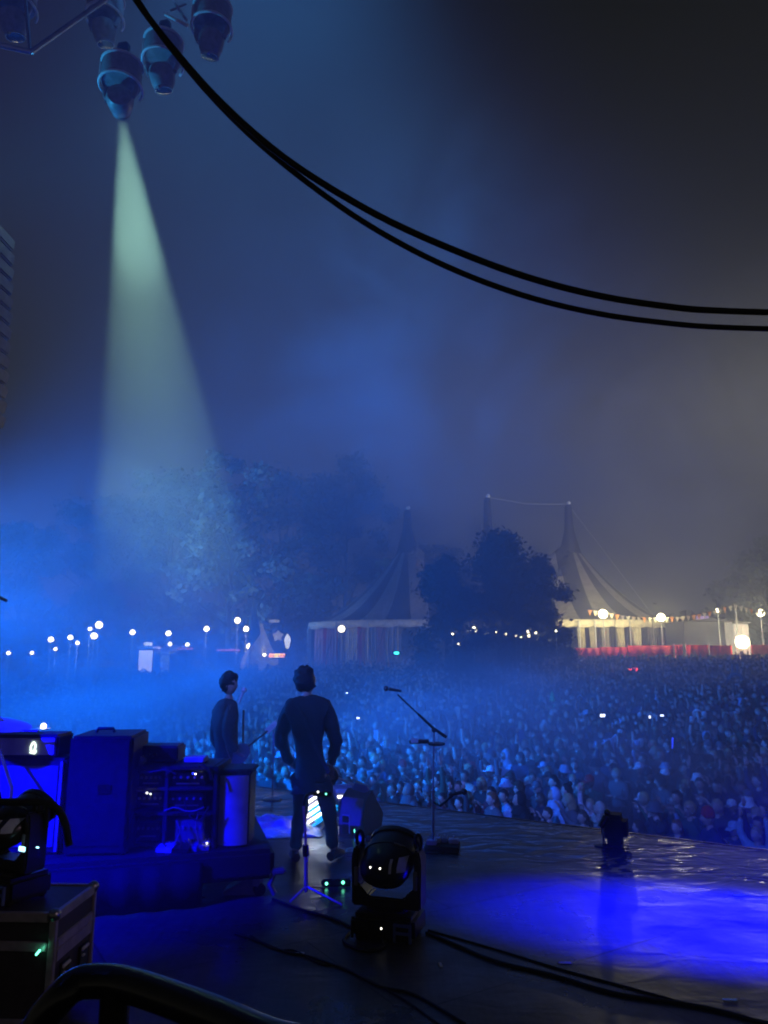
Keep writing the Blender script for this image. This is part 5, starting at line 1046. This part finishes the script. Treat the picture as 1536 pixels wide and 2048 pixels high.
def add_person(x, y, pi, hi, top, leg, skn, hcol, rz, sc, label, extra=None):
    lb, bme, tme, lme, hd, face = PM[pi]; g = ground_z(x, y)
    o = bpy.data.objects.new('person', bme); C.objects.link(o); o.location = (x, y, g); o.rotation_euler.z = rz; o.scale = (sc, sc, sc); setm(o, skn)
    tag(o, label, 'person', 'festival crowd facing the stage')
    for me, nm, m in ((tme, 'top', top), (lme, 'trousers', leg), (HM[pi, hi], HAIRS[hi][2], hcol)):
        c = bpy.data.objects.new(nm, me); C.objects.link(c); c.parent = o; setm(c, m)
    return o
spots = []
step = .56
for j in range(0, 94):
    d = 4.8 + j * step
    for i in range(-110, 145):
        s = i * .54 + (.27 if j % 2 else 0); p = edge_pt(s + rgc.uniform(-.17, .17), d + rgc.uniform(-.2, .2))
        if p.y > 54.6 or p.y < 5: continue
        if rgc.random() < (.06 if d < 9 else .16): continue
        hx, hy, z = project((p.x, p.y, ground_z(p.x, p.y) + 1.6))
        if z < 1 or hx < -60 or hx > 1620: continue
        if abs(hx - 1236) < 30 and hy > 1560: continue          # nobody straight behind the black monitor
        spots.append((z, p.x, p.y, hx, hy))
spots.sort()
# those whose heads the backline hides are left out of the individuals
def hidden(hx, hy): return (hx < 250 and hy > 1475) or (250 <= hx < 500 and hy > 1540)
near = [s for s in spots if not hidden(s[3], s[4])][:292]; nset = set(near); far = [s for s in spots if s not in nset and not hidden(s[3], s[4])]
special = {}
def nearest(px, py, pool=None):
    return min((s for s in (pool or near) if s not in special), key=lambda s: (s[3] - px) ** 2 + (s[4] - py) ** 2)
for px, py, kw in ((1176, 1490, dict(hat=(4, 2), top=1)), (1262, 1560, dict(hat=(4, 1), top=8)), (1134, 1556, dict(hat=(5, 2), top=0)), (1290, 1515, dict(hat=(6, 2), top=6, pose=1)), (1010, 1600, dict(hat=(0, 0), top=6, pose=3)), (1080, 1545, dict(hat=(4, 2), top=8)),
                   (1118, 1590, dict(hat=(7, 2), top=6)), (1400, 1570, dict(hat=(5, 1), top=1, pose=1)), (1340, 1570, dict(hat=(4, 1), top=0)), (1475, 1595, dict(hat=(4, 1), top=8)), (1500, 1660, dict(hat=(2, 2), top=6)), (995, 1520, dict(hat=(7, 2), top=6)), (1000, 1580, dict(hat=(5, 2), top=8)), (1470, 1640, dict(hat=(4, 2), top=8))):
    special[nearest(px, py)] = kw
seen = {}; SHORT = ['arms down', 'one arm raised', 'both arms raised', 'arms folded', 'phone held up', 'arms wide', 'looking sideways', 'hands lifted']
for s in near:
    z, x, y, hx, hy = s; pi = rgc.choices(range(8), [40, 7, 5, 9, 6, 3, 16, 8])[0]; hi = rgc.choices(range(8), [30, 9, 26, 7, 8, 6, 7, 7])[0]; ti = rgc.choices(range(10), TW)[0]; kw = special.get(s, {})
    hc = HAIRC[rgc.choices(range(4), [5, 4, 2, 1])[0]] if hi < 4 else (TOPS[ti] if hi == 7 else HATC[rgc.choices(range(5), [6, 1, 2, 3, 1])[0]])
    if 'hat' in kw: hi, k = kw['hat']; hc = HATC[k] if hi >= 4 else HAIRC[k]
    ti = kw.get('top', ti); pi = kw.get('pose', pi)
    dv = STAGE_AIM - Vector((x, y, 0)); rz = math.atan2(dv.x, -dv.y) + rgc.uniform(-.35, .35)
    rank = 'near front' if (Vector((x, y, 0)) - E1).dot(EN) < 5.0 else ('mid crowd' if z < 16 else 'further back')
    HL = HAIRS[hi][0].replace('a bucket', 'bucket').replace('a cap', 'cap').replace('a beanie', 'beanie').replace('a hood up', 'hood').replace('hair in a bun', 'hair bun'); lab = 'person in %s top, %s %s, %s, %s, %s' % (TOPS[ti][0], hc[0], HL, SHORT[pi], rank, place(hx))
    n = seen.get(lab, 0); seen[lab] = n + 1
    o = add_person(x, y, pi, hi, TOPS[ti][1], rgc.choice(LEGS), rgc.choices(SKINS, [5, 4, 1, 2])[0], hc[1], rz, rgc.uniform(.92, 1.09), lab)

# picked out further back: green hooded figure, phone screens, red glowing glasses, ears, light stick
def far_person(px, py, label, top, hair=None, hidx=0, pose=0, extra_h=0.0):
    s = nearest(px, py, far); far.remove(s); z, x, y, hx, hy = s
    p = P(px, py, y); dv = STAGE_AIM - Vector((p.x, y, 0)); o = add_person(p.x, y, pose, hidx, top, LEGS[1], SKINS[0], hair or HAIRC[0][1], math.atan2(dv.x, -dv.y), 1.0, label)
    o.location.z = ground_z(p.x, y); return o, Vector((p.x, y, p.z))
gr = cloth('hat_green', (.10, .55, .22))
cone = [hair_mesh('cone', pm[4], head_rot(*pm[5]), 3).mesh('pointed_hood', gr) for pm in PM[:1]][0]
o, hp_ = far_person(1105, 1402, 'person in a tall pointed green hood standing above the others below the dark trees', gr)
o.location.z = hp_.z - 1.62
for c in list(o.children):
    if c.name.startswith('hair'): c.data = cone; c.name = 'pointed_hood'; setm(c, gr)
p = P(1266, 1340, 40.0); t = thing('light_glasses', 'pair of glowing red heart shapes held up far back in the crowd', 'glasses', p)
for s in (-1, 1):
    m = MB(); hh_ = []
    for i in range(20):
        a = 2 * math.pi * i / 20; hh_.append((.0078 * 16 * math.sin(a) ** 3, 0.0078 * (13 * math.cos(a) - 5 * math.cos(2 * a) - 2 * math.cos(3 * a) - math.cos(4 * a))))
    m.prism(hh_, .05, (s * .135, 0, .02 * s)); m.build('lens', M['red_led'], t, smooth=False)
m = MB(); m.box((0, .04, 0), (.38, .03, .03), bev=.006); m.build('frame', M['rubber'], t); m = MB(); m.tube([(0, .04, 0), (.02, .05, -.9)], .02, 6); m.build('stick', M['rubber'], t)
for px, py, rz_, w_, lb in ((1205, 1431, .2, .17, 'brightest phone screen held up below the dark trees'), (1297, 1434, .3, .15, 'phone screen held up below the striped wall, left of a pair'), (1324, 1431, -.5, .10, 'small tilted phone screen beside the one held up below the striped wall'), (694, 1386, 0, .05, 'tiny phone screen glinting beside the guitarist\'s shoulder'), (716, 1436, .3, .09, 'phone screen below the tiny one, right of the guitarist')):
    q = P(px, py, 24.0 if px > 900 else 22.0); t = thing('phone', lb, 'phone', q, rz_); m = MB(); m.box((0, 0, 0), (w_ * 1.15, .012, w_ * .62), bev=.003); m.build('case', M['rubber'], t); m = MB(); m.box((0, -.008, 0), (w_, .005, w_ * .52)); m.build('screen', M['phone'], t)
q = P(1345, 1487, 19.0); m = MB(); m.tube([(-.012, 0, -.12), (.012, 0, .12)], .018, 8); m.ball((.012, 0, .12), .022, 8, 6); tag(m.build('light_stick', M['blue_led'], loc=q), 'blue glowing light stick held above the crowd below the grey wall', 'light stick')
q = P(1472, 1362, 33.0); t = thing('ear_headband', 'pale headband with two upright ears far back below the lit cabin', 'headband', q); m = MB(); m.tube(arc((0, 0, 0), .30, .2, math.pi - .2, 12), .09, 8); m.build('band', M['grille'], t)
for s in (-1, 1): m = MB(); m.ball((s * .11, 0, .52), (.05, .04, .24), 10, 8); m.build('ear', M['grille'], t)
q = P(296, 1441, 16.0); t = thing('paper_bird', 'small white bird shaped toy held up over the crowd behind the rack', 'toy', q)
for s in (-1, 1): m = MB(); m.tube(smooth_path([(0, 0, -.03), (s * .05, 0, .02), (s * .11, 0, .035), (s * .16, 0, .02 + .03 * s)], 4), [.02] * 4 + [.016] * 4 + [.012] * 4 + [.005], 6, flat=.5); m.build('wing', M['paper'], t)
m = MB(); m.ball((0, 0, -.03), (.02, .04, .035), 8, 6); m.build('body', M['paper'], t)

# everybody beyond, as one mass
def far_crowd():
    bm = bmesh.new(); bmesh.ops.create_icosphere(bm, subdivisions=2, radius=1); bm.verts.index_update(); hv = np.array([tuple(v.co) for v in bm.verts]); hf = [tuple(v.index for v in f.verts) for f in bm.faces]; bm.free()
    n = 10; rings = [(.17, .13, .55), (.18, .14, .95), (.17, .13, 1.15), (.215, .13, 1.36), (.13, .09, 1.46), (.06, .06, 1.52)]
    tv = [(a * math.cos(2 * math.pi * j / n), b * math.sin(2 * math.pi * j / n), z) for a, b, z in rings for j in range(n)]; tf = [(i * n + j, i * n + (j + 1) % n, (i + 1) * n + (j + 1) % n, (i + 1) * n + j) for i in range(len(rings) - 1) for j in range(n)]
    arm = MB(); arm.tube([(-.20, 0, 1.40), (-.27, -.06, 1.62), (-.22, -.1, 1.92)], [.06, .05, .04], 6); av = [tuple(p) for p in arm.v]; af = arm.f
    arm2 = MB(); arm2.tube([(-.21, 0, 1.38), (-.27, .03, 1.12), (-.24, -.1, .92)], [.065, .05, .04], 6); dv = [tuple(p) for p in arm2.v]
    base = np.concatenate([hv * np.array([.085, .10, .125]) + np.array([0, -.02, 1.64]), np.array(tv)]); nh = len(hv)
    V = []; Fc = []; K = []; off = 0; rg = random.Random(5)
    cols = [t[1] for t in TOPS]; tc = [(.012, .012, .014), (.02, .03, .07), (.12, .12, .125), (.03, .07, .04), (.7, .7, .68), (.12, .02, .03), (.3, .42, .55), (.42, .36, .28), (.04, .04, .043), (.26, .18, .05)]
    sk = [(.42, .27, .2), (.55, .38, .3), (.16, .08, .05)]; hc = [(.012, .01, .009), (.06, .035, .02), (.3, .22, .12), (.5, .5, .5)]
    for z, x, y, hx, hy in far:
        d = STAGE_AIM - Vector((x, y, 0)); a = math.atan2(d.x, -d.y) + rg.uniform(-.5, .5); c, s = math.cos(a), math.sin(a); sc = rg.uniform(.9, 1.1); g = ground_z(x, y)
        top = tc[rg.choices(range(10), TW)[0]]; skn = rg.choice(sk); hr = rg.choices(hc, [6, 4, 2, 1])[0]
        pts = [base]; col = np.zeros((len(base), 4)); col[:, 3] = 1; col[:nh, :3] = skn; hm = (hv[:, 2] > .35) | (hv[:, 1] > .1); col[:nh][hm] = (*hr, 1); col[nh:, :3] = top; cl = [col]; fc = list(hf) + [tuple(i + nh for i in f) for f in tf]; k = len(base)
        for sg in (-1, 1):
            up = rg.random() < .07; q = np.array(av if up else dv) * np.array([-sg, 1, 1]); ca = np.zeros((len(q), 4)); ca[:] = (*(skn if up else top), 1); pts.append(q); cl.append(ca); fc += [tuple(i + k for i in f) for f in af]; k += len(q)
        p = np.concatenate(pts) * sc; xy = np.stack([p[:, 0] * c - p[:, 1] * s + x, p[:, 0] * s + p[:, 1] * c + y, p[:, 2] + g], 1); V.append(xy); K.append(np.concatenate(cl)); Fc += [tuple(i + off for i in f) for f in fc]; off += k
    me = bpy.data.meshes.new('far_crowd'); me.from_pydata(np.concatenate(V).tolist(), [], Fc); at = me.color_attributes.new('cloth_colour', 'FLOAT_COLOR', 'POINT'); at.data.foreach_set('color', np.concatenate(K).astype(np.float32).ravel())
    m = bpy.data.materials.new('crowd_clothes'); m.use_nodes = True; b = m.node_tree.nodes['Principled BSDF']; b.inputs['Roughness'].default_value = .8; a = m.node_tree.nodes.new('ShaderNodeVertexColor'); a.layer_name = 'cloth_colour'; m.node_tree.links.new(a.outputs[0], b.inputs['Base Color'])
    me.materials.append(m); me.shade_smooth(); o = bpy.data.objects.new('crowd', me); C.objects.link(o); tag(o, 'dense crowd of people stretching back to the tents', 'crowd', kind='stuff')
far_crowd(); print('crowd', len(near), len(far), 'dup labels', sum(v - 1 for v in seen.values()))

# ------------------------------------------------------------------ haze
def volume_mat(name, color, density, aniso=0.0, noise_scale=None, lo=.4, hi=.7, detail=3):
    m = bpy.data.materials.new(name); m.use_nodes = True; nt = m.node_tree; nt.nodes.clear(); o = nt.nodes.new('ShaderNodeOutputMaterial'); v = nt.nodes.new('ShaderNodeVolumePrincipled')
    v.inputs['Color'].default_value = (*color, 1); v.inputs['Density'].default_value = density; v.inputs['Anisotropy'].default_value = aniso; nt.links.new(v.outputs[0], o.inputs['Volume'])
    if noise_scale:
        tc = nt.nodes.new('ShaderNodeTexCoord'); nz = nt.nodes.new('ShaderNodeTexNoise'); nz.inputs['Scale'].default_value = noise_scale; nz.inputs['Detail'].default_value = detail; nz.inputs['Distortion'].default_value = .6
        nt.links.new(tc.outputs['Object'], nz.inputs[0]); mr = nt.nodes.new('ShaderNodeMapRange'); mr.inputs['From Min'].default_value = lo; mr.inputs['From Max'].default_value = hi; mr.inputs['To Max'].default_value = density
        # soft edges: fade towards the border of the unit ball
        ln = nt.nodes.new('ShaderNodeVectorMath'); ln.operation = 'LENGTH'; nt.links.new(tc.outputs['Object'], ln.inputs[0]); fd = nt.nodes.new('ShaderNodeMapRange'); fd.inputs['From Min'].default_value = 1.0; fd.inputs['From Max'].default_value = .25; fd.interpolation_type = 'SMOOTHSTEP'
        nt.links.new(ln.outputs['Value'], fd.inputs['Value']); mu = nt.nodes.new('ShaderNodeMath'); mu.operation = 'MULTIPLY'; nt.links.new(nz.outputs['Fac'], mr.inputs['Value']); nt.links.new(mr.outputs[0], mu.inputs[0]); nt.links.new(fd.outputs[0], mu.inputs[1]); nt.links.new(mu.outputs[0], v.inputs['Density'])
    return m
m = MB(); m.box((0, 51, 14.5), (142, 116, 34.4)); hz = m.build('haze', volume_mat('haze', (.85, .87, .9), .0065, .1), smooth=False); tag(hz, 'thin even haze over the whole field and stage', 'haze', kind='stuff')

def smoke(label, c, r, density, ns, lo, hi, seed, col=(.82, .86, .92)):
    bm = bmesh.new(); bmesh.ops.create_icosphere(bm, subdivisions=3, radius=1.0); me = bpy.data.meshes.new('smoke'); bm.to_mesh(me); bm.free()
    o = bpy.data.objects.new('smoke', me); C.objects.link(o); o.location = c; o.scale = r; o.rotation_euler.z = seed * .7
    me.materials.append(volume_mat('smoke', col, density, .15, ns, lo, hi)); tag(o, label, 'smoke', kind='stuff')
smoke('drifting smoke around the musicians at the left of the stage', (-3.4, 9.5, 1.5), (4.6, 2.1, 2.1), .46, 1.5, .38, .64, 1)
smoke('thin smoke across the stage in front of the guitarist', (-.6, 6.7, .8), (3.2, 1.1, 1.4), .22, 1.6, .34, .64, 10)
smoke('thick low smoke over the left of the crowd', (-8.5, 21, 1.0), (10, 9, 2.8), .14, 1.7, .40, .60, 2)
smoke('smoke bank rising in front of the left trees', (-14, 31, 6), (16, 9, 8), .045, 2.0, .46, .60, 6)
smoke('thin smoke drifting over the front of the crowd', (4, 17, -.1), (11, 6.5, 2.3), .17, 2.0, .36, .64, 3)
smoke('smoke layer lying over the far half of the crowd', (8, 33, .6), (26, 13, 3.0), .05, 2.0, .36, .64, 5)
smoke('smoke puff around the hanging beam lights', BEAM_AT + Vector((-.5, 1.0, -.4)), (3.4, 3.6, 3.2), .022, .9, .0, .8, 7)
smoke('billowing smoke high over the middle of the field', (1.5, 21, 12), (9.5, 7, 8.5), .05, 2.1, .46, .58, 8)
smoke('smoke plume rising over the right of the field', (20, 42, 15), (12, 9, 13), .06, 1.8, .45, .60, 9)
smoke('smoke plume coloured dark as if unlit, in front of the trees and the big top', P(985, 1225, 33), (7.0, 4.0, 5.2), .30, 1.5, .36, .62, 11, (.10, .10, .14))  # these last plumes have missing light painted in as dark smoke colour
smoke('small smoke plume coloured dark as if unlit, in front of the left trees', P(245, 1130, 34), (3.4, 3.0, 4.8), .12, 1.5, .36, .60, 12, (.10, .09, .13))
smoke('smoke coloured dark as if unlit above the left tent mast', P(735, 1090, 48), (7.5, 4.5, 6.5), .34, 1.5, .38, .60, 13, (.12, .11, .13))
